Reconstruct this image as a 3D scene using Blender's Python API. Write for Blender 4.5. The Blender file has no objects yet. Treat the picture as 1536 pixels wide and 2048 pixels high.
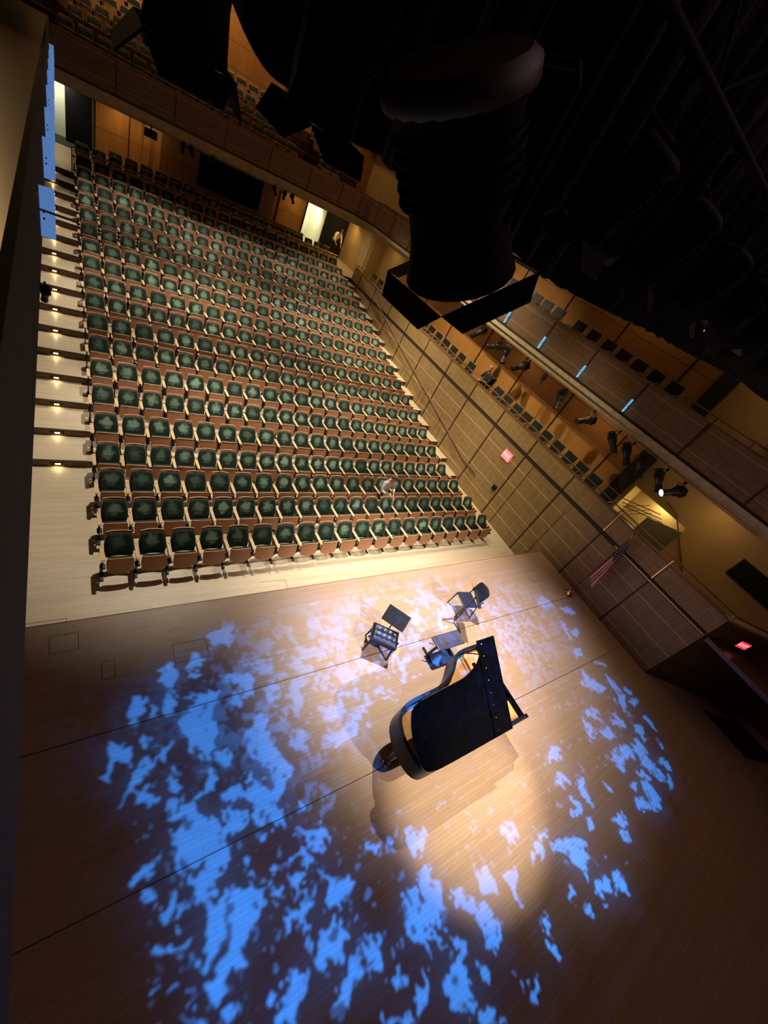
import bpy, bmesh, math, random
from mathutils import Vector, Matrix
import numpy as np

# ------------------------------------------------------------------ scene, camera, lights
SC = bpy.context.scene
COL = SC.collection
R_ = math.radians
random.seed(7)
ST = 0.88            # stage height above the house floor
RZ = 0.1838          # riser height
SY = 0.914           # row spacing

SC.view_settings.view_transform = 'Standard'
SC.view_settings.look = 'None'
SC.view_settings.gamma = 1
SC.view_settings.exposure = 0.0
SC.view_settings.use_curve_mapping = False

cam_d = bpy.data.cameras.new('camera')
cam = bpy.data.objects.new('camera', cam_d); COL.objects.link(cam); SC.camera = cam
cam_d.sensor_fit = 'HORIZONTAL'; cam_d.sensor_width = 36.0
cam_d.lens = 819.34 / 1536 * 36.0
cam_d.clip_start = 0.02; cam_d.clip_end = 200
RM = [[0.7939441, -0.44276474, 0.41666792], [-0.02570289, -0.70914962, -0.70458937], [0.60744723, 0.548695, -0.57440549]]
M = Matrix(((RM[0][0], -RM[1][0], -RM[2][0], 0), (RM[0][1], -RM[1][1], -RM[2][1], 0), (RM[0][2], -RM[1][2], -RM[2][2], 7.7), (0, 0, 0, 1)))
cam.matrix_world = M

W = bpy.data.worlds.new('world'); SC.world = W; W.use_nodes = True
W.node_tree.nodes['Background'].inputs[0].default_value = (0.9, 0.6, 0.35, 1)
W.node_tree.nodes['Background'].inputs[1].default_value = 0.002

def aim(o, tgt):
    d = Vector(tgt) - o.location
    o.rotation_euler = d.to_track_quat('-Z', 'Y').to_euler()
def spot(name, loc, tgt, power, color, size, blend=0.5, rad=0.1):
    l = bpy.data.lights.new(name, 'SPOT'); l.energy = power; l.color = color
    l.spot_size = R_(size); l.spot_blend = blend; l.shadow_soft_size = rad
    o = bpy.data.objects.new(name, l); COL.objects.link(o); o.location = loc; aim(o, tgt); return o
def area(name, loc, tgt, power, color, sx, sy=None):
    l = bpy.data.lights.new(name, 'AREA'); l.energy = power; l.color = color
    l.shape = 'RECTANGLE'; l.size = sx; l.size_y = sy or sx
    o = bpy.data.objects.new(name, l); COL.objects.link(o); o.location = loc; aim(o, tgt); return o
def point(name, loc, power, color, rad=0.05):
    l = bpy.data.lights.new(name, 'POINT'); l.energy = power; l.color = color; l.shadow_soft_size = rad
    o = bpy.data.objects.new(name, l); COL.objects.link(o); o.location = loc; return o

HOUSE = (1.0, 0.90, 0.72)
# house lights over the seating
for hx, hy, tx, ty, hw in ((2.85, 10.2, 2.5, 8.4, 3600), (6.2, 10.6, 6.0, 8.9, 3000), (9.6, 10.0, 9.4, 8.6, 3400), (1.8, 15.0, 2.4, 13.5, 3000), (6.0, 15.5, 6.0, 14.0, 3200), (10.3, 15.5, 10.2, 14.5, 3600), (6.0, 20.0, 6.5, 17.5, 2200), (10.5, 20.0, 10.5, 18.5, 1900), (2.2, 20.0, 2.6, 18.0, 2400)):
    spot('house_downlight', (hx, hy, 11.3), (tx, ty, 0), hw, HOUSE, 54, 0.75, 0.04)
spot('wall_fill', (5.5, 7.2, 11.2), (12.8, 7.6, 2.2), 2600, (1.0, 0.80, 0.48), 44, 1.0, 0.2)  # fills added to brighten the right wall grilles
spot('wall_fill', (5.5, 14.5, 11.2), (12.8, 13.0, 3.0), 6000, (1.0, 0.82, 0.52), 62, 1.0, 0.2)
# stage light: warm key from above and behind, front light from over the audience
spot('stage_key_light', (5.4, -4.6, 10.6), (6.0, 1.6, ST), 6500, (1.0, 0.80, 0.60), 33, 1.0, 0.03)
spot('stage_front_light', (6.3, 5.4, 10.8), (7.0, 3.2, ST), 9000, (1.0, 0.88, 0.75), 56, 1.0, 0.03)
spot('stage_pool_light', (5.2, -2.6, 10.8), (5.3, -0.2, ST), 4600, (1.0, 0.82, 0.52), 20, 0.7, 0.03)
area('stage_fill', (6.0, 0.5, 11.5), (6.0, 0.8, 0), 66, (1.0, 0.60, 0.58), 7, 5)  # broad fill added to lift the stage and tint it purple
spot('ledge_fill', (-1.6, 14.0, 11.5), (-.7, 6.0, 6.9), 260, (1.0, 0.58, 0.24), 90, 1.0, 0.1)  # fill added to brighten the left ledge

BLOBS = "100:108,330 119,332 127,323 123,306 114,298 107,298 101,307 102,319|100:102,282 114,292 122,285 118,272 110,265 110,257 103,255 97,263|100:61,290 72,299 83,292 78,277 70,270 64,257 52,262 58,272|100:79,269 86,278 90,264 87,256 81,261|100:70,239 77,239 81,230 77,221 69,220 68,231|100:29,240 38,244 49,233 58,224 57,205 46,217 37,214 28,205 30,193 22,201 22,210 36,218 31,231|100:139,278 149,273 155,265 166,272 175,267 168,256 164,243 164,227 169,214 160,204 158,189 149,180 143,174 136,182 140,193 129,198 126,216 116,228 109,236 109,248 122,253 136,251 134,259 146,266|100:139,172 149,168 149,154 149,137 136,138 116,135 115,139 125,144 137,145 137,159|100:162,181 174,184 177,175 171,163 161,160 156,169|100:86,219 106,212 101,205 88,201 78,193 74,187 62,182 62,176 72,169 78,158 73,153 62,153 63,169 57,175 46,170 34,164 35,167 50,176 56,183 57,195 67,203 72,212 77,202 93,212|100:80,139 87,147 96,149 104,137 122,135 127,124 129,113 140,108 147,95 146,83 139,73 94,93 90,108 82,117 86,121 100,115 100,124 88,133|100:88,178 103,171 111,162 101,158 89,162|100:100,182 105,185 107,180 103,174|100:188,292 204,296 214,289 224,291 232,281 230,259 228,244 217,249 201,244 195,252 213,264 200,279|100:249,255 266,267 276,247 270,235 254,227 246,236|100:222,214 241,212 236,188 237,172 241,151 247,136 252,130 246,112 229,93 222,104 219,125 222,141 210,154 201,170 211,181 202,190 207,201 221,195|100:154,134 163,138 179,130 188,122 194,133 208,127 210,113 228,109 230,98 210,96 210,83 191,81 184,94 186,109 171,119 157,127|100:157,118 164,104 179,102 181,89 170,78 159,76 151,86 148,95 153,107|100:184,142 194,143 193,133 186,134|100:105,152 111,151 107,145 102,144|100:145,329 161,341 172,331 167,318 143,316|100:146,313 154,311 153,304 146,305|100:185,60 195,63 193,55 186,56|100:98,118 172,86 164,75 150,85 138,83 146,70 154,67 153,59 142,52 128,52 131,43 128,36 116,35 109,37 101,49 94,57 101,63 109,61 119,59 122,68 116,74 99,67 92,77 92,96 97,104|100:47,71 57,72 66,67 68,58 64,52 55,60|100:40,93 55,94 67,97 73,96 68,88 64,78 57,85 42,87|100:63,37 68,44 77,53 83,55 84,47 81,41 72,36|100:83,40 96,38 96,33 89,32|100:132,33 140,34 146,28 157,22 163,33 158,38 176,32 175,28 164,32 160,22 166,14 182,17 184,14 176,5 165,9 174,3 163,-4 158,-10 149,-14 144,-32 142,-36 131,-34 122,-41 118,-49 112,-52 99,-45 98,-35 108,-32 118,-25 125,-16 124,-10 114,-12 115,-20 102,-22 100,-14 109,-13 111,-1 109,8 114,16 108,17 111,27 118,33 129,26|100:188,10 194,8 190,1 184,1|100:178,0 187,-4 181,-6|100:160,48 165,49 169,41 162,43|100:184,25 193,28 196,24 187,23|100:185,59 193,63 193,57 188,56|100:56,13 62,16 72,14 77,14 89,10 91,6 78,6 70,9 59,9|100:72,4 81,-2 79,-4 72,1|100:89,-4 100,-6 100,-10 91,-8|100:77,26 81,27 85,17 81,17|100:65,-22 69,-17 75,-18 74,-20|100:80,-33 83,-31 85,-33 82,-35|100:82,-42 89,-39 87,-43|100:76,-12 79,-11 79,-15|100:85,-13 87,-11 89,-14|100:51,-15 55,-14 55,-16|100:79,-51 79,-49 86,-52 94,-52 97,-57 95,-60|100:106,-66 108,-59 113,-64 122,-62 127,-69 119,-71 115,-72|100:74,-45 77,-42 78,-45|100:154,-75 159,-70 166,-72 171,-80 164,-86 157,-83|100:190,-25 199,-18 202,-18 195,-38 189,-34|100:160,-34 164,-31 164,-37|95:234,49 240,50 252,45 265,41 275,30 270,25 256,19 252,25 241,31 242,40 232,45|95:217,27 230,27 247,18 245,13 235,6 230,13 229,19|95:249,1 252,0 257,-12 268,-23 283,-25 294,-33 284,-40 271,-39 265,-47 257,-52 264,-43 257,-38 247,-40 244,-34 253,-30 254,-19 251,-9|95:209,15 225,9 230,1 220,0 210,-10 207,-7 212,2|95:217,-6 220,-8 220,-21 227,-20 237,-13 241,-17 232,-27 226,-37 214,-40 215,-47 210,-50 206,-40 213,-31 200,-27 198,-37 190,-37 188,-28 190,-22 199,-19 211,-21|95:228,-56 251,-54 261,-61 257,-70 249,-74 250,-85 244,-89 234,-83 229,-87 214,-78 221,-72 223,-63|95:268,-79 279,-84 276,-90 286,-86 297,-92 296,-109 288,-120 274,-113 272,-105 262,-109 250,-113 239,-120 235,-128 225,-133 219,-130 221,-119 235,-105 249,-99 261,-88|95:204,-59 214,-55 214,-59 207,-64|95:187,-75 193,-70 193,-79 201,-84 190,-92 181,-92 178,-106 161,-97 169,-86 178,-78|95:161,-70 167,-73 172,-81 160,-86 157,-82|95:294,-134 305,-132 310,-148 294,-147|95:341,-147 343,-154 331,-168 321,-180 313,-176 317,-167 313,-161 322,-156 333,-156|95:355,-170 369,-170 374,-160 389,-163 403,-175 373,-212 362,-196 356,-184|95:277,-160 287,-163 302,-172 305,-178 273,-160|95:266,-145 270,-146 270,-159 266,-156|95:348,-77 362,-76 370,-86 366,-96 380,-104 376,-80 385,-63 397,-60 403,-68 398,-75 410,-87 410,-101 399,-113 397,-130 387,-129 381,-116 371,-124 374,-136 386,-153 361,-132 352,-141 351,-130 339,-120 334,-102 346,-94 344,-82|95:419,-110 431,-110 446,-124 434,-138 423,-127|95:393,-20 408,-16 417,-31 415,-42 395,-48 383,-44 386,-31|95:348,-23 363,-14 366,-22 357,-29|95:321,-6 329,-3 330,-9 341,-15 337,-22 321,-19|95:268,98 283,92 277,78 266,71 246,72 248,78 264,82|95:288,90 307,80 299,73 285,77|95:280,70 303,66 297,58 282,54 269,47 262,52 275,57|95:266,-63 276,-66 284,-61 281,-68 267,-67|95:276,-49 281,-52 279,-56 274,-53|95:223,135 255,123 234,108 227,93 213,104|95:211,95 225,81 216,64 204,73|95:185,10 195,8 189,1 182,1|95:637,-142 657,-153 670,-149 685,-161 709,-170 720,-175 719,-182 703,-183 703,-193 708,-205 689,-190 677,-192 672,-214 665,-213 660,-192 655,-177 664,-173 654,-165 628,-159 630,-148|95:806,-181 840,-182 842,-201 826,-203 808,-191|95:807,-201 822,-205 818,-221 793,-209|95:680,-218 705,-222 709,-235 690,-241 674,-231|95:721,-232 740,-237 743,-253 725,-258 708,-247|95:626,-228 642,-229 645,-241 630,-240 621,-232|95:666,-244 680,-244 677,-252 664,-249|95:891,-187 926,-189 929,-210 921,-211 895,-198|95:943,-183 964,-192 939,-204|95:729,-110 757,-129 761,-137 737,-140 720,-142 716,-131 735,-131|95:745,-148 764,-152 752,-170 743,-166|95:766,-112 789,-121 777,-146 772,-139 776,-123|95:605,-126 623,-137 615,-147 600,-153 606,-141 593,-139 576,-151 587,-134|95:626,-117 643,-123 637,-132 623,-130|95:473,-101 491,-108 498,-125 498,-138 490,-143 466,-130 470,-118|95:518,-127 541,-135 534,-151 523,-171 513,-164 518,-147|95:421,-110 432,-109 452,-125 457,-137 473,-152 474,-166 468,-182 446,-186 439,-179 444,-158 436,-144 433,-131 418,-120|95:378,-159 395,-169 396,-185 388,-201 374,-212 368,-202 360,-182|95:391,-141 403,-146 410,-162 395,-168 389,-157|95:413,-184 425,-186 427,-195 418,-205 411,-201|95:386,-212 400,-213 407,-222 407,-229 417,-237 411,-238 379,-220|95:471,-232 476,-240 488,-238 491,-246 478,-255 464,-251 464,-243|95:531,-221 544,-230 547,-242 534,-241 531,-229|95:538,-197 552,-197 552,-206 542,-217 536,-211|95:626,-192 630,-201 632,-212 610,-217 609,-211 621,-205|95:553,-84 571,-84 586,-94 585,-105 573,-104 562,-114 561,-104 551,-90|95:645,-172 649,-178 637,-178|95:737,-209 744,-214 737,-215|95:774,-236 777,-243 763,-236|95:457,-216 461,-224 455,-232 454,-228|100:1036,76 1044,61 1044,45 1063,20 1078,7 1072,-1 1034,2 1026,16 997,28 999,45 1024,51|100:1102,169 1144,167 1147,151 1132,140 1112,149|100:1069,117 1095,114 1095,96 1066,97 1046,96|100:1144,226 1186,238 1202,210 1178,203 1155,219|100:1067,277 1112,281 1129,249 1110,233 1059,255|100:1099,200 1112,186 1088,140 1081,149 1087,176|100:1131,-44 1152,-47 1154,-63 1123,-59 1120,-49|100:1073,-16 1084,-29 1069,-30|100:1027,-42 1044,-45 1039,-55 1044,-70 1042,-86 1029,-79 1011,-76 1004,-65 1002,-54 1026,-56|100:1063,-88 1090,-92 1090,-106 1077,-123 1066,-122 1058,-105|100:943,-57 969,-58 986,-69 977,-85 961,-92 947,-79 937,-68|100:926,-99 957,-100 988,-109 1002,-122 993,-133 957,-127 936,-136 935,-143 919,-136 915,-116|100:1009,-114 1046,-115 1056,-134 1048,-144 1031,-153 1035,-167 1047,-184 1038,-197 1019,-197 1014,-180 1003,-164 994,-156 1006,-143 1007,-126|100:1054,-164 1087,-171 1090,-183 1081,-197 1066,-191 1062,-177|100:1048,-199 1059,-203 1036,-220 1024,-213|100:955,-176 974,-179 983,-187 975,-199 979,-212 962,-221 940,-220 926,-212 938,-200|100:893,-188 923,-189 931,-203 929,-213 897,-198|100:960,-155 988,-165 998,-179 982,-177 967,-167|100:845,-127 856,-130 862,-151 848,-150 842,-139|100:924,-159 940,-165 924,-177 916,-169|100:1110,-137 1119,-143 1114,-166 1105,-160|100:1134,-86 1144,-96 1136,-125 1125,-112|100:936,-15 977,-9 991,-22 971,-32 974,-55 961,-34 939,-24|100:921,-10 933,-46 934,-59 899,-62 898,-52|100:739,-41 776,-34 798,-44 780,-58 741,-52|100:746,-71 766,-90 764,-97 741,-98 731,-84|100:778,-103 806,-106 790,-120 778,-144 778,-125 772,-111|100:1111,32 1126,8 1119,-31 1082,-63 1078,-51 1101,-22 1098,7|100:1106,70 1142,60 1144,46 1113,58|100:1143,-13 1159,-28 1146,-39 1134,-26|100:814,-177 841,-184 841,-196 807,-181|75:184,383 202,381 213,392 230,388 227,368 210,342 198,350 185,349 182,364|75:150,348 165,345 167,326 152,317 145,321|75:187,292 207,295 214,279 234,285 229,266 227,245 215,251 201,242 195,251 210,263 199,275|75:228,304 254,302 281,304 268,275 245,272 244,291|75:246,254 267,259 277,241 261,233 249,226|75:290,246 316,268 332,252 324,238 309,235 293,191 281,201|75:367,366 390,361 395,340 422,354 441,350 422,316 385,314 386,331 365,347|75:408,297 424,294 416,258 412,233 384,225 376,249 396,258|75:432,275 456,269 459,252 435,235|75:329,196 352,193 368,177 356,163 336,166 326,176|75:221,213 237,215 241,202 233,186 240,159 200,173 216,184 201,189 206,201 220,196|75:274,181 292,171 291,151 276,145 264,150|75:345,148 383,156 385,145 365,113 320,129 328,148|75:388,407 408,400 398,389 384,395|75:453,372 478,371 471,350 451,354|75:319,310 362,309 377,289 341,281|75:148,312 154,308 150,303|75:467,329 484,314 463,289 452,304"
def gobo_image():
    """the cut-out of the leaf gobo: the bright pieces, in metres on the stage, drawn into one mask"""
    x0, x1, y0, y1, k = -1.0, 13.4, -3.2, 4.6, 100.0
    w, h = int((x1 - x0) * k), int((y1 - y0) * k)
    X, Y = np.meshgrid(x0 + (np.arange(w) + .5) / k, y0 + (np.arange(h) + .5) / k)
    rng = np.random.RandomState(3)
    def noise(cell):
        gw, gh = int(w / cell) + 3, int(h / cell) + 3
        g = rng.rand(gh, gw) * 2 - 1
        fx = (np.arange(w) / cell); fy = (np.arange(h) / cell)
        ix = fx.astype(int); iy = fy.astype(int)
        tx = fx - ix; ty = fy - iy
        tx = tx * tx * (3 - 2 * tx); ty = ty * ty * (3 - 2 * ty)
        a = g[np.ix_(iy, ix)]; b = g[np.ix_(iy, ix + 1)]; c = g[np.ix_(iy + 1, ix)]; d = g[np.ix_(iy + 1, ix + 1)]
        return (a * (1 - tx) + b * tx) * (1 - ty)[:, None] + (c * (1 - tx) + d * tx) * ty[:, None]
    wx = X + noise(16) * .045 + noise(8) * .05 + noise(4) * .035
    wy = Y + noise(16) * .045 + noise(8) * .05 + noise(4) * .035
    mask = np.zeros((h, w))
    for s in BLOBS.split('|'):
        wt, pts = s.split(':'); wt = int(wt) / 100
        P = np.array([[float(v) / 100 for v in p.split(',')] for p in pts.split()])
        bx0, by0 = P.min(0) - .1; bx1, by1 = P.max(0) + .1
        i0, i1 = max(0, int((bx0 - x0) * k)), min(w, int((bx1 - x0) * k))
        j0, j1 = max(0, int((by0 - y0) * k)), min(h, int((by1 - y0) * k))
        if i1 <= i0 or j1 <= j0: continue
        sx, sy = wx[j0:j1, i0:i1], wy[j0:j1, i0:i1]
        ins = np.zeros(sx.shape, bool)
        n = len(P)
        for i in range(n):
            ax, ay = P[i]; bx, by = P[(i + 1) % n]
            if ay == by: continue
            c = ((ay > sy) != (by > sy)) & (sx < (bx - ax) * (sy - ay) / (by - ay) + ax)
            ins ^= c
        sub = mask[j0:j1, i0:i1]
        sub[ins] = np.maximum(sub[ins], wt)
    # the finer, denser leaf pattern in the middle of the beams
    cen = np.exp(-(((X - 6.3) / 4.4) ** 2 + ((Y - 2.4) / 1.7) ** 2) ** 2)
    f = noise(21) * .5 + noise(10) * .5 + noise(5) * .35
    mask = np.maximum(mask, (f > .06) * cen * .9)
    f2 = noise(9) * .6 + noise(4) * .4
    edge = (X > .5) & (X < 11) & (Y > -1.2) & (Y < 3)
    mask = np.maximum(mask, ((f2 > .52) & edge) * .4)
    mask = mask * (1 - .75 * ((noise(11) * .6 + noise(5) * .5) > .42))
    b = mask
    for _ in range(1):
        b = (b + np.roll(b, 1, 0) + np.roll(b, -1, 0) + np.roll(b, 1, 1) + np.roll(b, -1, 1)) / 5
    halo = b.copy()
    for s in (4, 8, 16, 24):
        halo = (halo + np.roll(halo, s, 0) + np.roll(halo, -s, 0) + np.roll(halo, s, 1) + np.roll(halo, -s, 1)) / 5
    b = np.clip(b * .90 + halo * .22, 0, 1)
    img = bpy.data.images.new('leaf_gobo', w, h, float_buffer=True, is_data=True)
    px = np.ones((h, w, 4), np.float32); px[..., 0] = b; px[..., 1] = b; px[..., 2] = b
    img.pixels.foreach_set(px.ravel()); img.update(); img.pack()
    return img, (x0, x1, y0, y1)
GIMG, GB = gobo_image()
def gobo_lamp(name, loc, power, color, xa, xb, soft):
    """a projector with the leaf gobo: it throws the part of the pattern between xa and xb"""
    l = bpy.data.lights.new(name, 'SPOT'); l.energy = power; l.color = color; l.spot_size = R_(172); l.spot_blend = 0.0
    l.shadow_soft_size = 0.02
    o = bpy.data.objects.new(name, l); COL.objects.link(o); o.location = loc
    l.use_nodes = True; nt = l.node_tree; nd = nt.nodes; nd.clear()
    def N(t, **k):
        n = nd.new(t)
        for a, b in k.items(): setattr(n, a, b)
        return n
    def m(op, a, b=None, c=None):
        n = N('ShaderNodeMath', operation=op)
        for i, v in enumerate((a, b, c)):
            if v is None: continue
            if isinstance(v, (int, float)): n.inputs[i].default_value = v
            else: nt.links.new(v, n.inputs[i])
        return n.outputs[0]
    tc = N('ShaderNodeTexCoord'); sp = N('ShaderNodeSeparateXYZ'); nt.links.new(tc.outputs['Normal'], sp.inputs[0])
    H = loc[2] - ST
    iz = m('MULTIPLY', m('ABSOLUTE', sp.outputs[2]), 1.0)
    X = m('ADD', m('MULTIPLY', m('DIVIDE', sp.outputs[0], iz), H), loc[0])
    Y = m('ADD', m('MULTIPLY', m('DIVIDE', sp.outputs[1], iz), H), loc[1])
    cb = N('ShaderNodeCombineXYZ')
    nt.links.new(m('DIVIDE', m('SUBTRACT', X, GB[0]), GB[1] - GB[0]), cb.inputs[0])
    nt.links.new(m('DIVIDE', m('SUBTRACT', Y, GB[2]), GB[3] - GB[2]), cb.inputs[1])
    im = N('ShaderNodeTexImage', image=GIMG, extension='CLIP'); nt.links.new(cb.outputs[0], im.inputs[0])
    def ramp(v, a, b):
        n = N('ShaderNodeMapRange', interpolation_type='SMOOTHSTEP'); n.inputs[1].default_value = a; n.inputs[2].default_value = b
        nt.links.new(v, n.inputs[0]); return n.outputs[0]
    f = m('MULTIPLY', ramp(X, xa - soft, xa + soft), m('SUBTRACT', 1, ramp(X, xb - soft, xb + soft)))
    em = N('ShaderNodeEmission')
    nt.links.new(m('MULTIPLY', m('ADD', im.outputs[0], 0.0), f), em.inputs[1])
    out = N('ShaderNodeOutputLight'); nt.links.new(em.outputs[0], out.inputs[0])
    return o
BLUE = (0.02, 0.21, 1.0)
gobo_lamp('gobo_projector', (11.2, 1.2, 10.3), 17500, BLUE, -2, 6.0, 1.8)
gobo_lamp('gobo_projector', (2.2, -3.0, 9.8), 6500, BLUE, -2, 6.0, 1.8)  # repeats the left pattern, added to soften the piano's shadow
gobo_lamp('gobo_projector', (0.35, -1.6, 8.2), 34000, BLUE, 6.0, 16, 1.8)

# ------------------------------------------------------------------ materials
def nmat(name, build):
    m = bpy.data.materials.new(name); m.use_nodes = True
    nt = m.node_tree; b = nt.nodes['Principled BSDF']; build(nt, b); return m
def flat(name, c, rough=0.5, metal=0.0, **kw):
    def f(nt, b):
        b.inputs['Base Color'].default_value = (*c, 1); b.inputs['Roughness'].default_value = rough
        b.inputs['Metallic'].default_value = metal
        for k, v in kw.items(): b.inputs[k].default_value = v
    return nmat(name, f)
def emis(name, c, s):
    def f(nt, b):
        b.inputs['Base Color'].default_value = (*c, 1)
        b.inputs['Emission Color'].default_value = (*c, 1); b.inputs['Emission Strength'].default_value = s
    return nmat(name, f)
class NT:
    def __init__(s, nt): s.nt = nt
    def n(s, t, **k):
        x = s.nt.nodes.new(t)
        for a, b in k.items(): setattr(x, a, b)
        return x
    def l(s, a, b): s.nt.links.new(a, b)
    def m(s, op, a, b=None, c=None):
        n = s.n('ShaderNodeMath', operation=op)
        for i, v in enumerate((a, b, c)):
            if v is None: continue
            if isinstance(v, (int, float)): n.inputs[i].default_value = v
            else: s.l(v, n.inputs[i])
        return n.outputs[0]
    def mix(s, f, a, b):
        n = s.n('ShaderNodeMix', data_type='RGBA')
        for i, v in ((0, f), (6, a), (7, b)):
            if isinstance(v, (int, float)): n.inputs[i].default_value = v
            elif isinstance(v, tuple): n.inputs[i].default_value = (*v, 1)
            else: s.l(v, n.inputs[i])
        return n.outputs[2]
    def obj(s):
        return s.n('ShaderNodeTexCoord').outputs['Object']
    def map(s, v, sc=(1, 1, 1), loc=(0, 0, 0)):
        n = s.n('ShaderNodeMapping'); n.inputs['Scale'].default_value = sc; n.inputs['Location'].default_value = loc; s.l(v, n.inputs[0]); return n.outputs[0]
    def noise(s, v, scale, detail=3):
        n = s.n('ShaderNodeTexNoise'); n.inputs['Scale'].default_value = scale; n.inputs['Detail'].default_value = detail
        s.l(v, n.inputs['Vector']); return n.outputs['Fac']
    def ramp(s, v, a, b):
        n = s.n('ShaderNodeMapRange'); n.inputs[1].default_value = a; n.inputs[2].default_value = b; s.l(v, n.inputs[0]); return n.outputs[0]

def plank(name, c1, c2, seam, rough=0.38, ps=(1.9, 0.057)):
    """strip floor: long narrow maple strips laid along X"""
    def f(nt, b):
        t = NT(nt); o = t.obj()
        br = t.n('ShaderNodeTexBrick', offset=0.37, offset_frequency=2, squash=1)
        br.inputs['Scale'].default_value = 1.0; br.inputs['Mortar Size'].default_value = 0.0022; br.inputs['Mortar Smooth'].default_value = .2
        br.inputs['Brick Width'].default_value = ps[0]; br.inputs['Row Height'].default_value = ps[1]; br.inputs['Bias'].default_value = 0.0
        br.inputs['Color1'].default_value = (*c1, 1); br.inputs['Color2'].default_value = (*c2, 1); br.inputs['Mortar'].default_value = (*seam, 1)
        t.l(o, br.inputs['Vector'])
        g = t.noise(t.map(o, (1.2, 22, 1)), 2.2, 4)
        g2 = t.noise(t.map(o, (.5, 3, 1)), 1.3, 2)
        c = t.mix(t.m('MULTIPLY', t.ramp(g, .35, .75), .35), br.outputs['Color'], tuple(x * .62 for x in c2))
        c = t.mix(t.m('MULTIPLY', t.ramp(g2, .4, .7), .22), c, tuple(x * .75 for x in c1))
        t.l(c, b.inputs['Base Color'])
        t.l(t.m('ADD', t.m('MULTIPLY', g, .18), rough - .09), b.inputs['Roughness'])
    return nmat(name, f)
def lattice(name, base, dark, line, vert=True):
    """open-weave wood grille: fine square mesh with a bright batten now and then"""
    def f(nt, b):
        t = NT(nt); o = t.obj(); s = t.n('ShaderNodeSeparateXYZ'); t.l(o, s.inputs[0])
        u = t.m('ADD', s.outputs[0], s.outputs[1]); z = s.outputs[2]
        fu = t.m('FRACT', t.m('DIVIDE', t.m('ADD', u, 100), .043)); fz = t.m('FRACT', t.m('DIVIDE', t.m('ADD', z, 100), .034))
        hole = t.m('MULTIPLY', t.m('GREATER_THAN', fu, .42), t.m('GREATER_THAN', fz, .45))
        n = t.noise(t.map(o, (1, 1, 5)), 2.4, 4)
        c = t.mix(hole, base, dark)
        c = t.mix(t.m('MULTIPLY', t.ramp(n, .35, .7), .45), c, dark)
        n2 = t.noise(t.map(o, (.6, .6, 14)), 1.1, 2)
        c = t.mix(t.m('MULTIPLY', t.ramp(n2, .52, .62), .35), c, tuple(x * .7 for x in base))
        fb = t.m('FRACT', t.m('DIVIDE', t.m('ADD', z, 100.14), .61))
        c = t.mix(t.m('LESS_THAN', fb, .03), c, line)
        fc = t.m('FRACT', t.m('DIVIDE', t.m('ADD', u, 100.33), .305))
        c = t.mix(t.m('MULTIPLY', t.m('LESS_THAN', fc, .05), .22), c, line)
        t.l(c, b.inputs['Base Color']); b.inputs['Roughness'].default_value = .55
    return nmat(name, f)
def woodpanel(name, c1, c2, rough=.4, sx=1.0):
    def f(nt, b):
        t = NT(nt); o = t.obj(); s = t.n('ShaderNodeSeparateXYZ'); t.l(o, s.inputs[0])
        u = t.m('ADD', s.outputs[0], s.outputs[1])
        n = t.noise(t.map(o, (9, 9, .8)), 1.6, 4); k = t.n('ShaderNodeTexWhiteNoise', noise_dimensions='2D')
        cb = t.n('ShaderNodeCombineXYZ'); t.l(t.m('FLOOR', t.m('DIVIDE', u, .61 * sx)), cb.inputs[0]); t.l(t.m('FLOOR', t.m('DIVIDE', s.outputs[2], .84)), cb.inputs[1])
        t.l(cb.outputs[0], k.inputs[0])
        c = t.mix(t.ramp(n, .3, .7), c1, c2)
        c = t.mix(t.m('MULTIPLY', k.outputs[0], .35), c, tuple(x * .6 for x in c2))
        fz = t.m('FRACT', t.m('DIVIDE', t.m('ADD', s.outputs[2], 100), .84))
        c = t.mix(t.m('LESS_THAN', fz, .022), c, tuple(x * .3 for x in c2))
        t.l(c, b.inputs['Base Color']); b.inputs['Roughness'].default_value = rough
    return nmat(name, f)
def mottled(name, c1, c2, scale=4, rough=.7):
    def f(nt, b):
        t = NT(nt); n = t.noise(t.obj(), scale, 4)
        t.l(t.mix(t.ramp(n, .35, .65), c1, c2), b.inputs['Base Color']); b.inputs['Roughness'].default_value = rough
    return nmat(name, f)
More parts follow.
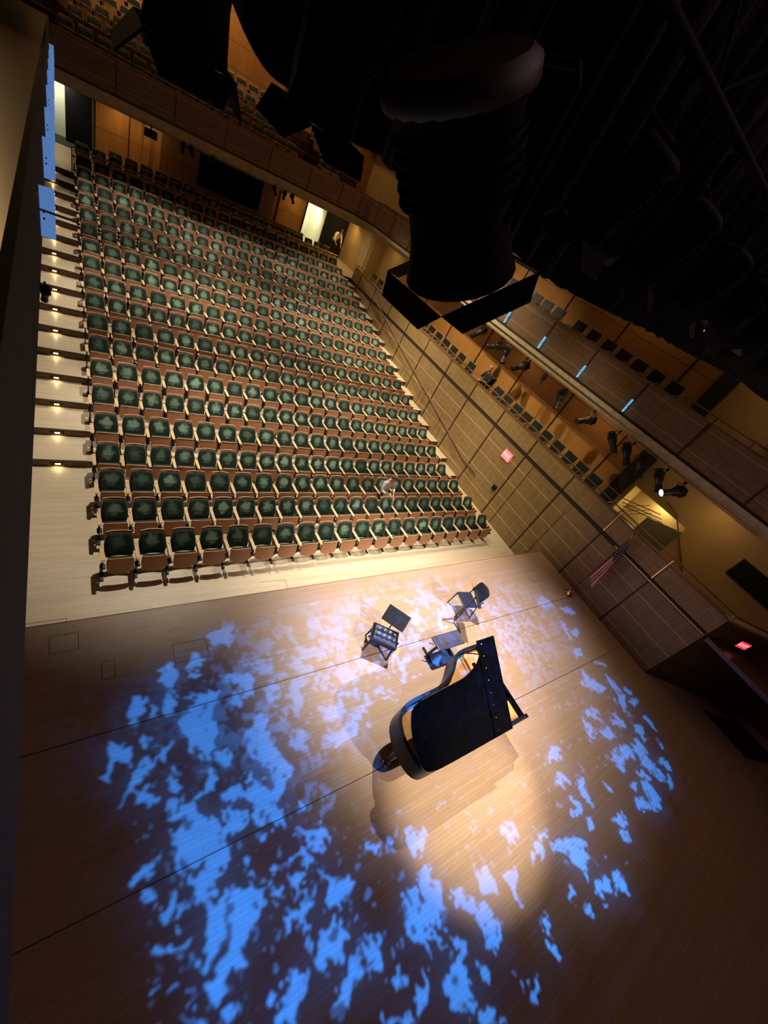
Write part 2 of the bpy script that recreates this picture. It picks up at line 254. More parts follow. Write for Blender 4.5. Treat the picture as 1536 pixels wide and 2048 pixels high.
def velvet(name):
    """dark green plush with rubbed nap in the middle of the back, its sheen painted pale"""
    def f(nt, b):
        t = NT(nt); o = t.n('ShaderNodeAttribute', attribute_name='seat_local').outputs['Vector']; s = t.n('ShaderNodeSeparateXYZ'); t.l(o, s.inputs[0])
        r = t.m('FRACT', t.m('ADD', t.n('ShaderNodeObjectInfo').outputs['Random'], t.n('ShaderNodeAttribute', attribute_name='seat_id').outputs['Fac']))
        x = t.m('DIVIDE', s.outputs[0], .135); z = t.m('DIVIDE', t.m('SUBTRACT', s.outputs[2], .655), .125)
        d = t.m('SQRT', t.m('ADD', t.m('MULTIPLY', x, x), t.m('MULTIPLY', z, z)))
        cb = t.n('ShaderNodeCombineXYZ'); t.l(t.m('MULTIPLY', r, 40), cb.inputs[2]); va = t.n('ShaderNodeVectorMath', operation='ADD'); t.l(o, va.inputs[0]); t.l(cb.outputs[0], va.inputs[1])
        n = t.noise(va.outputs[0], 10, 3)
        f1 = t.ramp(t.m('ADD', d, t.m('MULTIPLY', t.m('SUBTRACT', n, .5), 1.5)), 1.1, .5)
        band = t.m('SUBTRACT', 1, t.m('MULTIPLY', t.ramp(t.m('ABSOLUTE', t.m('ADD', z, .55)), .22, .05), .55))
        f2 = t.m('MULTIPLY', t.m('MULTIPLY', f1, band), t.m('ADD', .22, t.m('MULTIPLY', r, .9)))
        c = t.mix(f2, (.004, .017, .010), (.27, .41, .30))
        t.l(c, b.inputs['Base Color']); b.inputs['Roughness'].default_value = .85
        b.inputs['Sheen Weight'].default_value = .12; b.inputs['Sheen Tint'].default_value = (.3, .7, .45, 1)
    return nmat(name, f)
def plywood(name, c1, c2, rough=.35):
    def f(nt, b):
        t = NT(nt); o = t.obj(); r = t.n('ShaderNodeObjectInfo').outputs['Random']
        n = t.noise(t.map(o, (3, 3, 30)), 3, 3)
        c = t.mix(t.ramp(n, .3, .7), c1, c2)
        c = t.mix(t.m('MULTIPLY', r, .3), c, tuple(x * .7 for x in c1))
        t.l(c, b.inputs['Base Color']); b.inputs['Roughness'].default_value = rough
    return nmat(name, f)

MAT = dict(
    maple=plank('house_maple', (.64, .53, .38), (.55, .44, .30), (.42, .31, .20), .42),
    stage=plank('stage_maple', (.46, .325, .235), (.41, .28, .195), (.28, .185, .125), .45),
    riser=mottled('riser_brown', (.16, .085, .04), (.12, .06, .028), 5, .5),
    nosing=flat('nosing_dark', (.05, .028, .015), .5), lip=flat('lip_red_brown', (.30, .12, .05), .5),
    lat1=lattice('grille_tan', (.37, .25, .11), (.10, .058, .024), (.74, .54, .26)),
    lat_shade=lattice('grille_shaded', (.26, .15, .075), (.055, .028, .014), (.34, .21, .11)),  # darker copy of the tan grille, shade put into the colour
    joint=flat('joint_oxblood', (.035, .006, .006), .5),
    gap=flat('recess_dark', (.025, .014, .008), .7),
    wood=woodpanel('honey_panels', (.50, .25, .075), (.42, .19, .05)),
    woodd=woodpanel('brown_panels', (.20, .10, .035), (.15, .07, .022)),
    beige=mottled('ochre_plaster', (.46, .32, .13), (.42, .285, .11), 2, .8),
    cream=mottled('cream_plaster', (.50, .41, .27), (.40, .32, .20), 6, .8),
    black=flat('matt_black', (.0035, .0035, .004), .8), lampblack=flat('lamp_black', (.0016, .0016, .0018), .85, 0, **{'Specular IOR Level': .2}),
    void=flat('black_paint', (.003, .003, .003), .9),
    velour=mottled('black_velour', (.0012, .0012, .0015), (.0022, .0022, .0026), 3, .95), caphighlight=flat('cap_highlight_dull', (.07, .07, .045), .5),
    blackm=flat('black_metal', (.015, .015, .016), .45, .3),
    iron=flat('cast_iron_black', (.012, .012, .014), .4, .4),
    lacquer=flat('piano_lacquer', (.002, .002, .0025), .08, 0, **{'Specular IOR Level': .25}),
    rimblack=flat('piano_satin', (.005, .005, .006), .35, 0, **{'Specular IOR Level': .3}),
    ply=plywood('seat_plywood', (.60, .30, .165), (.50, .235, .12)),
    plyedge=plywood('seat_edge', (.66, .43, .26), (.58, .34, .19)),
    arm=plywood('armrest_maple', (.78, .56, .30), (.68, .45, .23), .3),
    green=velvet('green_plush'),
    brass=flat('brass', (.80, .52, .20), .22, 1.0),
    gold=mottled('gold_plate', (.55, .27, .06), (.42, .19, .04), 8, .45),
    wire=flat('string_wire', (.42, .30, .16), .4, .6), steel=flat('steel', (.5, .5, .5), .25, 1.0),
    dkgreen=flat('dark_chair_fabric', (.004, .006, .004), .5),
    frame=flat('chair_frame_tan', (.30, .22, .13), .4),
    ledge=woodpanel('ledge_wood', (.12, .065, .025), (.09, .045, .016), .3),
    skin=flat('skin', (.55, .30, .20), .55), white=flat('white_cotton', (.86, .87, .92), .8), cream_shirt=flat('cream_shirt', (.75, .66, .42), .8),
    trouser=flat('black_trousers', (.012, .010, .012), .8), khaki=flat('pale_trousers', (.68, .62, .48), .8), dkshirt=flat('dark_shirt', (.02, .022, .02), .8),
    hair=flat('brown_grey_hair', (.12, .08, .05), .8), darkhair=flat('dark_hair', (.03, .02, .015), .7), shoe=flat('shoe', (.02, .015, .012), .5),
    pale=flat('pale_wall', (.70, .72, .55), .8), carpet=flat('dark_green_carpet', (.02, .035, .02), .9),
    leather=flat('black_leather', (.005, .006, .010), .42), benchtop=flat('grey_bench_vinyl', (.045, .040, .042), .5),
    navy=flat('navy_seat', (.010, .011, .028), .5), key=flat('ivory', (.75, .73, .68), .3),
    blue=emis('blue_glow', (.16, .36, .85), .45), blue2=emis('blue_glow_bright', (.16, .50, .80), 1.0),
    bulb=emis('lamp_glow', (1, .93, .75), 14), warm=emis('step_lamp_glow', (1, .78, .42), 3.0), redexit=emis('exit_red', (.9, .05, .10), .9), pinkexit=emis('exit_pink', (.95, .22, .25), .9), exitwhite=emis('exit_white', (1, .62, .62), 1.0),
    coolglint=emis('cool_glint', (.65, .85, 1.0), 1.6), glass=flat('glass', (.9, .95, 1), .05, 0, **{'Transmission Weight': 1.0}),
    doorg=flat('olive_door', (.16, .165, .09), .4), pink=flat('pinkish_gel', (.7, .55, .45), .5), yellow=emis('lit_lobby', (1, .78, .35), 1.0),
)

# ------------------------------------------------------------------ mesh helpers
class MB:
    def __init__(s): s.v = []; s.f = []; s.mi = []; s.cur = 0; s.smooth = []
    def add(s, vs, fs, smooth=False):
        k = len(s.v); s.v += [tuple(v) for v in vs]
        for f in fs: s.f.append(tuple(i + k for i in f)); s.mi.append(s.cur); s.smooth.append(smooth)
        return s
    def mat(s, i): s.cur = i; return s
    def box(s, x0, x1, y0, y1, z0, z1):
        vs = [(x, y, z) for z in (z0, z1) for y in (y0, y1) for x in (x0, x1)]
        return s.add(vs, [(0, 2, 3, 1), (4, 5, 7, 6), (0, 1, 5, 4), (2, 6, 7, 3), (0, 4, 6, 2), (1, 3, 7, 5)])
    def obox(s, c, size, rot=(0, 0, 0)):
        from mathutils import Euler
        Rm = Euler(rot).to_matrix(); a, b, d = (x / 2 for x in size)
        vs = [Vector(c) + Rm @ Vector((x, y, z)) for z in (-d, d) for y in (-b, b) for x in (-a, a)]
        return s.add(vs, [(0, 2, 3, 1), (4, 5, 7, 6), (0, 1, 5, 4), (2, 6, 7, 3), (0, 4, 6, 2), (1, 3, 7, 5)])
    def cyl(s, p0, p1, r0, r1=None, n=12, caps=True):
        r1 = r0 if r1 is None else r1
        p0 = Vector(p0); p1 = Vector(p1); d = (p1 - p0).normalized()
        a = d.orthogonal().normalized(); b = d.cross(a)
        vs = []
        for p, r in ((p0, r0), (p1, r1)):
            for i in range(n):
                t = 2 * math.pi * i / n; vs.append(p + a * (r * math.cos(t)) + b * (r * math.sin(t)))
        s.add(vs, [(i, (i + 1) % n, n + (i + 1) % n, n + i) for i in range(n)], True)
        if caps: s.add(vs, [tuple(range(n - 1, -1, -1)), tuple(range(n, 2 * n))])
        return s
    def tube(s, pts, r, n=8):
        pts = [Vector(p) for p in pts]
        rings = []
        up = None
        for i, p in enumerate(pts):
            d = (pts[min(i + 1, len(pts) - 1)] - pts[max(i - 1, 0)]).normalized()
            if up is None: up = d.orthogonal().normalized()
            a = (up - d * up.dot(d)).normalized(); b = d.cross(a); up = a
            rr = r[i] if isinstance(r, (list, tuple)) else r
            rings.append([p + a * (rr * math.cos(2 * math.pi * k / n)) + b * (rr * math.sin(2 * math.pi * k / n)) for k in range(n)])
        vs = [v for q in rings for v in q]; fs = []
        for i in range(len(pts) - 1):
            for k in range(n): fs.append((i * n + k, i * n + (k + 1) % n, (i + 1) * n + (k + 1) % n, (i + 1) * n + k))
        s.add(vs, fs, True); L = len(vs)
        s.add(vs[:n], [tuple(range(n - 1, -1, -1))]); s.add(vs[-n:], [tuple(range(n))])
        return s
    def lathe(s, c, prof, n=20, axis='Z'):
        vs = []
        for r, z in prof:
            for i in range(n):
                t = 2 * math.pi * i / n
                p = (r * math.cos(t), r * math.sin(t), z)
                if axis == 'X': p = (p[2], p[0], p[1])
                if axis == 'Y': p = (p[1], p[2], p[0])
                vs.append(Vector(c) + Vector(p))
        fs = [(j * n + i, j * n + (i + 1) % n, (j + 1) * n + (i + 1) % n, (j + 1) * n + i) for j in range(len(prof) - 1) for i in range(n)]
        s.add(vs, fs, True); m = len(prof)
        s.add(vs[:n], [tuple(range(n - 1, -1, -1))]); s.add(vs[(m - 1) * n:], [tuple(range(n))]); return s
    def prism(s, poly, z0, z1, f=lambda x, y, z: (x, y, z)):
        n = len(poly); vs = [f(x, y, z0) for x, y in poly] + [f(x, y, z1) for x, y in poly]
        s.add(vs, [tuple(range(n - 1, -1, -1)), tuple(range(n, 2 * n))])
        return s.add(vs, [(i, (i + 1) % n, n + (i + 1) % n, n + i) for i in range(n)])
    def ball(s, c, r, n=10, m=7, sc=(1, 1, 1)):
        vs = []
        for j in range(m + 1):
            ph = math.pi * j / m
            for i in range(n):
                t = 2 * math.pi * i / n
                vs.append((c[0] + sc[0] * r * math.sin(ph) * math.cos(t), c[1] + sc[1] * r * math.sin(ph) * math.sin(t), c[2] - sc[2] * r * math.cos(ph)))
        return s.add(vs, [(j * n + i, j * n + (i + 1) % n, (j + 1) * n + (i + 1) % n, (j + 1) * n + i) for j in range(m) for i in range(n)], True)
    def quad(s, a, b, c, d): return s.add([a, b, c, d], [(0, 1, 2, 3)])
    def mesh(s, name, mats):
        me = bpy.data.meshes.new(name); me.from_pydata(s.v, [], s.f)
        for m in (mats if isinstance(mats, (list, tuple)) else [mats]): me.materials.append(MAT[m] if isinstance(m, str) else m)
        me.polygons.foreach_set('material_index', s.mi); me.polygons.foreach_set('use_smooth', s.smooth)
        me.update(); return me
def link(name, me, parent=None, loc=None, bevel=0):
    o = bpy.data.objects.new(name, me); COL.objects.link(o)
    if parent: o.parent = parent
    if loc: o.location = loc
    if bevel:
        b = o.modifiers.new('bevel', 'BEVEL'); b.width = bevel; b.segments = 2; b.limit_method = 'ANGLE'
    return o
def part(name, mb, mats, parent=None, loc=None, label=None, bevel=0):
    o = link(name, mb.mesh(name, mats), parent, loc, bevel)
    if label: o['label'] = label
    return o
def struct(name, mb, mats, parent=None):
    o = link(name, mb.mesh(name, mats), parent)
    if not parent: o['kind'] = 'structure'
    return o
def empty(name, label, cat, loc=(0, 0, 0), rz=0, group=None):
    o = bpy.data.objects.new(name, None); COL.objects.link(o); o.location = loc; o.rotation_euler = (0, 0, rz)
    o.empty_display_size = .1
    o['label'] = label; o['category'] = cat
    if group: o['group'] = group
    return o
def tag(o, label, cat, group=None, kind=None):
    o['label'] = label; o['category'] = cat
    if group: o['group'] = group
    if kind: o['kind'] = kind
    return o
def dup(root, label, loc=None, rz=None, group=None, scale=None):
    r = root.copy(); COL.objects.link(r)
    if loc is not None: r.location = loc
    if rz is not None: r.rotation_euler = (0, 0, rz)
    if scale: r.scale = scale
    r['label'] = label
    if group: r['group'] = group
    for ch in root.children:
        c = ch.copy(); COL.objects.link(c); c.parent = r
        for g in ch.children:
            d = g.copy(); COL.objects.link(d); d.parent = c
    return r
ORD = ['first', 'second', 'third', 'fourth', 'fifth', 'sixth', 'seventh', 'eighth', 'ninth', 'tenth', 'eleventh', 'twelfth', 'thirteenth', 'fourteenth', 'fifteenth', 'sixteenth', 'seventeenth', 'eighteenth', 'nineteenth', 'twentieth', 'twenty-first', 'twenty-second', 'twenty-third', 'twenty-fourth']
# ------------------------------------------------------------------ the room
XL, XR = -0.85, 12.83
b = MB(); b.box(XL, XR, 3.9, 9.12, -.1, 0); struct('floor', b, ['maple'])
b = MB()
for k in range(1, 17):
    y0 = 9.12 + SY * (k - 1); y1 = 9.12 + SY * k if k < 16 else 28.9; z = RZ * k
    b.mat(0); b.quad((XL, y0, z), (XR if k < 16 else 14.6, y0, z), (XR if k < 16 else 14.6, y1, z), (XL, y1, z))
    b.mat(1); b.quad((XL, y0, z - RZ), (XR, y0, z - RZ), (XR, y0, z - .022), (XL, y0, z - .022))
    b.mat(2); b.box(XL, .36, y0 - .02, y0 + .015, z - .026, z + .002)
    b.box(11.75, XR, y0 - .02, y0 + .015, z - .026, z + .002)
struct('floor', b, ['maple', 'riser', 'nosing'])
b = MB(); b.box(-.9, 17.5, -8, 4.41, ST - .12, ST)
b.mat(1); b.box(-.9, 12.83, 4.33, 4.39, 0, ST - .12)
b.mat(3); b.box(-.9, 12.82, 4.40, 4.416, ST - .03, ST + .003); b.mat(2)
for yy in (2.58, .73): b.box(-.9, 12.8, yy - .006, yy + .006, ST - .01, ST + .0015)
for x0, x1, y0, y1 in ((1.26, 1.78, 3.33, 3.67), (.30, .47, 3.33, 3.62), (11.2, 11.75, 3.35, 3.75), (-.3, .05, 3.9, 4.2)):
    for c in ((x0, x1, y0, y0 + .008), (x0, x1, y1 - .008, y1), (x0, x0 + .008, y0, y1), (x1 - .008, x1, y0, y1)): b.box(c[0], c[1], c[2], c[3], ST - .01, ST + .0015)
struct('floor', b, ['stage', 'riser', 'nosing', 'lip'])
b = MB()
for x0, x1, y0, y1 in ((-.85, -.1, 4.75, 5.05), (3.4, 4.0, 4.95, 5.25), (12.1, 12.5, 5.1, 5.45)):
    for c in ((x0, x1, y0, y0 + .008), (x0, x1, y1 - .008, y1), (x1 - .008, x1, y0, y1)): b.box(c[0], c[1], c[2], c[3], -.01, .0015)
struct('trim_1', b, 'nosing')

# right wall with grille panels, first tier parapet above it
b = MB()
def gwall(b, x, y0, y1, z0, z1, joints, jw=.05, th=.14, s=1):
    b.mat(0); b.box(min(x, x + s * th), max(x, x + s * th), y0, y1, z0, z1)
    b.mat(1)
    for y in joints:
        if y0 < y < y1: b.box(x - .012, x + .02, y - jw / 2, y + jw / 2, z0, z1)
J1 = [-.0 + 1.64 + 1.83 * k for k in range(-1, 12)]
gwall(b, XR, -.12, 22.69, -.1, 2.80, J1)
b.mat(1)
for y, z0, z1 in ((6.62, 0, 2.8), (4.72, .25, 1.0), (4.72, 1.05, 1.7), (4.72, 1.75, 2.45)): b.box(XR - .01, XR + .02, y - .012, y + .012, z0, z1)
for k in range(5):
    for q in (.45, .75): b.box(XR - .008, XR + .02, 10.8 + 1.83 * k + q, 10.8 + 1.83 * k + q + .014, 0, 1.6 + .34 * k)
b.mat(2); b.box(XR + .02, XR + .14, -.12, 22.69, 2.80, 2.96)
gwall(b, XR, -.12, 22.69, 2.96, 3.52, J1)
b.mat(3); b.box(XR - .01, XR + .16, -.14, 22.69, 3.52, 3.57)
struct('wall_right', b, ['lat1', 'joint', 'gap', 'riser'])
b = MB(); b.box(XR + .14, 14.6, -.12, 24.0, 2.74, 2.86); struct('floor', b, ['nosing'])
# back wall of the first tier boxes
b = MB(); b.box(14.5, 14.6, 4.85, 20.2, 2.86, 5.6)
b.mat(1)
for y in (5.6, 8.07, 10.5, 13.0, 15.4, 17.9): b.box(14.47, 14.5, y - .025, y + .025, 2.86, 5.6)
b.mat(2); b.box(14.5, 14.6, 20.2, 23.45, 2.86, 5.6); b.box(14.5, 14.6, 4.25, 4.85, 2.86, 5.6); b.box(14.5, 14.6, -2.2, 2.35, 2.86, 5.6); b.box(14.5, 14.6, 2.35, 4.25, 4.1, 5.6)
b.box(13.87, 14.6, 23.45, 27.2, 2.94, 5.6); b.mat(4); b.box(13.84, 13.9, 23.7, 24.45, 2.94, 5.6)
b.mat(3); b.box(14.38, 14.5, 4.37, 4.85, 2.86, 5.6)
struct('wall_box_tier', b, ['wood', 'joint', 'beige', 'gap', 'cream'])
# second tier, right side
b = MB()
b.box(XR, XR + .14, -6, 22.4, 5.78, 6.76)
b.mat(1)
for k in range(-4, 11):
    y = 3.6 + 1.9 * k
    b.box(XR - .012, XR + .02, y - .028, y + .028, 5.78, 6.76)
b.mat(2); b.box(XR + .01, XR + .2, -6, 22.4, 5.70, 5.78)
b.mat(3); b.box(XR - .03, XR + .22, -6, 22.4, 5.58, 5.70); b.box(XR + .1, 14.6, -6, 24, 5.42, 5.6)
b.mat(4); b.box(XR - .02, XR + .16, -6, 22.4, 6.76, 6.80)
struct('wall_right_upper', b, ['lat_shade', 'joint', 'gap', 'cream', 'riser'])
b = MB(); b.box(XR + .14, 14.6, -6, 24, 5.9, 6.0); struct('floor', b, ['ledge'])
b = MB(); b.box(14.5, 14.6, 4.75, 22.4, 6.0, 9.2); b.mat(1)
for y in (5.6, 8.07, 10.5, 13.0, 15.4): b.box(14.47, 14.5, y - .025, y + .025, 6, 9.2)
b.mat(2); b.box(14.5, 14.6, -6, 4.3, 6.0, 9.2); b.mat(3); b.box(14.4, 14.5, 4.3, 4.75, 6.0, 9.2)
b.mat(2); b.box(14.5, 14.6, 22.4, 27.6, 6.0, 9.2)
struct('wall_balcony_right', b, ['wood', 'joint', 'beige', 'gap'])
# chamfered corner and rear balcony front
b = MB()
def slab(b, p, q, z0, z1, th=.14):
    p = Vector((*p, 0)); q = Vector((*q, 0)); d = (q - p).normalized(); n = Vector((-d.y, d.x, 0)) * th
    P = [(p.x, p.y), (q.x, q.y), ((q + n).x, (q + n).y), ((p + n).x, (p + n).y)]
    b.prism(P, z0, z1)
for P, Q in (((12.83, 22.4), (12.1, 23.2)), ((12.1, 23.2), (-.4, 23.2))):
    P, Q = Q, P
    b.mat(0); slab(b, P, Q, 5.78, 6.70); b.mat(1); slab(b, P, Q, 5.70, 5.78, .2); b.mat(2); slab(b, P, Q, 5.58, 5.70, .2); b.mat(3); slab(b, P, Q, 6.70, 6.74, .16)
b.mat(1)
for x in (1.7, 3.6, 5.5, 7.4, 9.3, 11.0): b.box(x - .015, x + .015, 23.18, 23.22, 5.78, 6.70)
b.mat(2); b.box(-.85, 14.6, 23.35, 24.6, 5.40, 5.6); b.mat(4); b.box(-.85, 14.6, 24.6, 29, 5.20, 5.6)
struct('wall_rear_upper', b, ['lat_shade', 'joint', 'cream', 'riser', 'cream'])
b = MB()
for k in range(7):
    b.box(-.85, 12.6 if k < 5 else 4.2, 23.4 + .85 * k, 23.4 + .85 * (k + 1), 5.62, 6.2 + .38 * k)
struct('floor', b, ['ledge'])
b = MB(); b.box(4.2, 14.6, 27.6, 27.7, 6, 12); b.box(-.85, 4.2, 29.4, 29.5, 6, 12); b.box(4.2, 4.3, 27.6, 29.5, 6, 12); b.mat(1); b.box(8.9, 9.0, 27.5, 27.6, 6, 12); struct('wall_rear_balcony', b, ['wood', 'woodd'])
# rear wall of the main floor
ZP = RZ * 16
b = MB()
b.box(1.24, 3.7, 26.5, 26.65, ZP, 5.25); b.box(9.1, 10.85, 26.5, 26.65, ZP, 5.25)
b.mat(1); b.box(3.7, 5.3, 26.45, 26.6, ZP, 5.25); b.box(8.4, 9.1, 26.45, 26.6, ZP, 5.25); b.box(5.3, 8.4, 26.45, 26.6, ZP, 3.6); b.box(5.3, 8.4, 26.45, 26.6, 4.95, 5.25)
b.mat(2); b.box(2.44, 2.48, 26.47, 26.5, ZP, 5.25); b.box(10.85, 10.9, 26.4, 26.65, ZP, 5.25)
b.mat(3); b.box(3.0, 3.25, 26.38, 26.5, ZP, 5.25); b.box(9.35, 9.6, 26.38, 26.5, ZP, 5.25)
b.mat(4); b.box(5.3, 8.4, 27.6, 27.7, 3.4, 5.25)
struct('wall_rear', b, ['wood', 'woodd', 'joint', 'wood', 'void'])
b = MB(); b.box(5.2, 10.6, 25.25, 25.35, ZP, 3.62); b.mat(1); b.box(5.2, 10.6, 25.2, 25.4, 3.62, 3.67); struct('wall_booth', b, ['woodd', 'riser'])
b = MB(); b.box(-.85, 14.6, 28.8, 28.9, ZP, 5.25); b.mat(1); b.box(.26, 1.6, 28.1, 28.18, ZP, 5.25); b.box(12.3, 13.87, 26.95, 27.05, ZP, 5.25); b.mat(2); b.box(-.85, 1.5, 27.0, 28.8, ZP, ZP + .01)
struct('wall_lobby', b, ['pale', 'void', 'carpet'])
b = MB(); b.box(1.2, 1.26, 26.5, 28.8, ZP, 5.25); b.mat(1); b.box(10.8, 10.9, 26.65, 28.8, ZP, 5.25); b.box(12.25, 12.3, 26.9, 28.8, ZP, 5.25); struct('wall_lobby_side', b, ['gap', 'pale'])
area('lobby_light', (.0, 28.0, 5.15), (0, 28.6, 3.5), 34, (1, .95, .75), .6, .4)
area('lobby_light', (11.5, 27.8, 5.15), (11.5, 28.7, 3.5), 50, (1, .95, .75), .9, .5)
# left side: lower wall, second tier ledge the camera stands beside
b = MB(); b.box(-.95, XL, -8, 29, 0, 5.7); struct('wall_left', b, ['ledge'])
b = MB(); b.box(-.30, -.165, -8, 23.2, 5.72, 6.84); b.box(-.95, -.3, -8, 23.2, 5.6, 5.72)
b.mat(1); b.box(-1.3, -.155, -8, 23.2, 6.84, 6.88); b.mat(2); b.box(-.19, -.150, -8, 23.2, 6.80, 6.885)
struct('wall_left_upper', b, ['void', 'ledge', 'void'])
b = MB(); b.box(-3.0, -2.9, -8, 29, 5.7, 12); struct('wall_left_back', b, ['ledge'])
# wing wall beside the stage
b = MB(); slab(b, (12.83, -.12), (15.8, -2.35), ST, 3.52); b.mat(1); slab(b, (12.83, -.12), (15.8, -2.35), 3.50, 3.58, .17)
b.mat(0); b.box(15.75, 15.9, -8, -2.3, ST, 3.52)
b.mat(2); b.prism([(14.0, -1.6), (15.2, -2.5), (15.2, -3.6), (14.0, -2.9)], ST, ST + .02)
struct('wall_wing', b, ['woodd', 'beige', 'gap'])
b = MB(); b.box(12.9, 20, -2.2, -.2, 2.74, 2.86); struct('floor', b, ['ledge'])
b = MB(); b.box(14.55, 20, -2.3, -2.2, 2.86, 5.6); struct('wall_wing_upper', b, ['beige'])
b = MB(); b.box(-7, 21, -9, 30, 12.0, 12.1); struct('ceiling', b, ['void'])
b = MB(); b.box(-7, 21, -9.1, -9, 0, 12); b.box(20.9, 21, -9, 30, 0, 12); b.box(-7.1, -7, -9, 30, 0, 12); b.box(-7, 21, 30, 30.1, 0, 12); struct('wall_outer', b, ['void'])
b = MB(); b.box(XR + .3, 14.6, -6, 27.6, 9.2, 9.3); struct('ceiling', b, ['void'])

# corridor lamps of the tiers
for y, p in ((2.0, 30), (6.5, 20), (10.5, 20), (14.5, 18), (18.5, 24), (21.8, 30)):
    area('tier_lamp', (13.45, y, 5.38), (13.6, y, 2.9), p * .8, (1, .62, .26), .3, 3.6)
for y, p in ((-1.0, 20), (3.0, 16), (7.5, 12), (11.5, 14), (16.0, 14), (20.5, 18)):
    area('balcony_lamp', (13.4, y, 9.1), (13.6, y, 6.0), p, (1, .60, .26), .3, 3.6)
for x, p in ((2.2, 6), (3.4, 3), (10.2, 5), (13.2, 14)):
    area('rear_wall_lamp', (x, 25.7, 5.15), (x, 26.4, 3.6), p, (1, .66, .28), .2, .2)
for x, p in ((1.0, 70), (5.5, 75), (10.5, 60)):
    area('rear_balcony_lamp', (x, 25.8, 11.4), (x, 26.0, 7), p, (1, .62, .28), .5, .5)

area('rear_aisle_fill', (-.1, 24.6, 5.1), (-.1, 24.6, 2.9), 14, (1, .72, .36), .3, .3)  # warm fills added to brighten the heads of the aisles
area('rear_aisle_fill', (12.4, 24.4, 5.1), (12.6, 24.4, 2.9), 14, (1, .72, .36), .3, .3)

# ------------------------------------------------------------------ theatre seats
def seat_back_xy(t):      # t 0..1 up the back: y, z, half width
    y = .13 + .25 * t; z = .40 + .445 * t
    hw = np.interp(t, [0, .2, .5, .8, .95, 1], [.215, .24, .248, .226, .215, .207])
    return y, z, hw
def back_shell(off, th, t0=0., t1=1., shrink=0., n=8, m=9):
    v = []; f = []
    for side in (0, 1):
        for j in range(m):
            t = t0 + (t1 - t0) * j / (m - 1)
            y, z, hw = seat_back_xy(t); hw -= shrink
            if shrink and j in (0, m - 1): hw -= .010
            for i in range(n):
                u = -1 + 2 * i / (n - 1)
                v.append((u * hw, y - off - .035 * (u * u) + (th if side else 0) + (-.012 * (1 - u ** 4) * (1 - (2 * (t - t0) / (t1 - t0) - 1) ** 4) if (shrink and not side) else 0), z))
    N_ = n * m
    for j in range(m - 1):
        for i in range(n - 1):
            a = j * n + i; f.append((a, a + 1, a + n + 1, a + n)); f.append((N_ + a, N_ + a + n, N_ + a + n + 1, N_ + a + 1))
    for i in range(n - 1):
        f.append((i, N_ + i, N_ + i + 1, i + 1)); a = (m - 1) * n + i; f.append((a, a + 1, N_ + a + 1, N_ + a))
    for j in range(m - 1):
        a = j * n; f.append((a, a + n, N_ + a + n, N_ + a)); a = j * n + n - 1; f.append((a, N_ + a, N_ + a + n, a + n))
    return v, f
def seat_parts(down=False):
    P = {}
    b = MB(); v, f = back_shell(0, .018); b.add(v, f, False)
    b.mat(1); y, z, hw = seat_back_xy(1); b.tube([(-hw, y - .03, z), (-hw * .5, y, z + .003), (hw * .5, y, z + .003), (hw, y - .03, z)], .011, 6)
    P['backrest'] = (b.mesh('backrest', ['ply', 'plyedge']), None)
    b = MB(); v, f = back_shell(.028, .026, .06, .935, .011); b.add(v, f, True)
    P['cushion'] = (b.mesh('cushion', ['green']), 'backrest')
    def pan(th, inset, off):
        v = []; f = []; n, m = 8, 7
        for s in (0, 1):
            for j in range(m):
                t = j / (m - 1)
                hw = np.interp(t, [0, .12, .5, .9, 1], [.165, .212, .225, .222, .205]) - inset
                for i in range(n):
                    u = -1 + 2 * i / (n - 1)
                    if down: v.append((u * hw, .17 - .43 * t, .42 + off + (-th if s else 0) + .01 * u * u))
                    else: v.append((u * hw, -.205 + .085 * t + off + (th if s else 0) - .02 * (1 - u * u), .265 + .345 * t + (.03 * u * u if j == 0 else 0) + (.012 * (1 - u * u) if j == m - 1 else 0)))
        N_ = n * m
        for j in range(m - 1):
            for i in range(n - 1):
                a = j * n + i; f.append((a, a + 1, a + n + 1, a + n)); f.append((N_ + a, N_ + a + n, N_ + a + n + 1, N_ + a + 1))
        for i in range(n - 1):
            f.append((i, N_ + i, N_ + i + 1, i + 1)); a = (m - 1) * n + i; f.append((a, a + 1, N_ + a + 1, N_ + a))
        for j in range(m - 1):
            a = j * n; f.append((a, a + n, N_ + a + n, N_ + a)); a = j * n + n - 1; f.append((a, N_ + a, N_ + a + n, a + n))
        return v, f
    b = MB(); v, f = pan(.016, 0, -.03 if down else 0); b.add(v, f, False)
    if not down:
        b.mat(1); b.tube([(-.205, -.117, .61), (-.1, -.133, .621), (.1, -.133, .621), (.205, -.117, .61)], .010, 6)
    P['seat'] = (b.mesh('seat', ['ply', 'plyedge']), None)
    b = MB(); v, f = pan(.05, .014, .022 if down else .018); b.add(v, f, True)
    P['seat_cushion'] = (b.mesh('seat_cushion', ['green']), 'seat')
    for k_ in ('cushion', 'seat_cushion'):
        me = P[k_][0]; at = me.attributes.new('seat_local', 'FLOAT_VECTOR', 'POINT')
        for v in me.vertices: at.data[v.index].vector = v.co if k_ == 'cushion' else (v.co.x, v.co.y, v.co.z + .6)
    return P
HP = .2815
def arm_mesh(x):
    b = MB(); b.obox((x, .03, .607), (.068, .37, .028), (R_(-3), 0, 0)); b.cyl((x, -.15, .60), (x, -.15, .622), .034, n=10)
    return b.mesh('armrest', ['arm'])
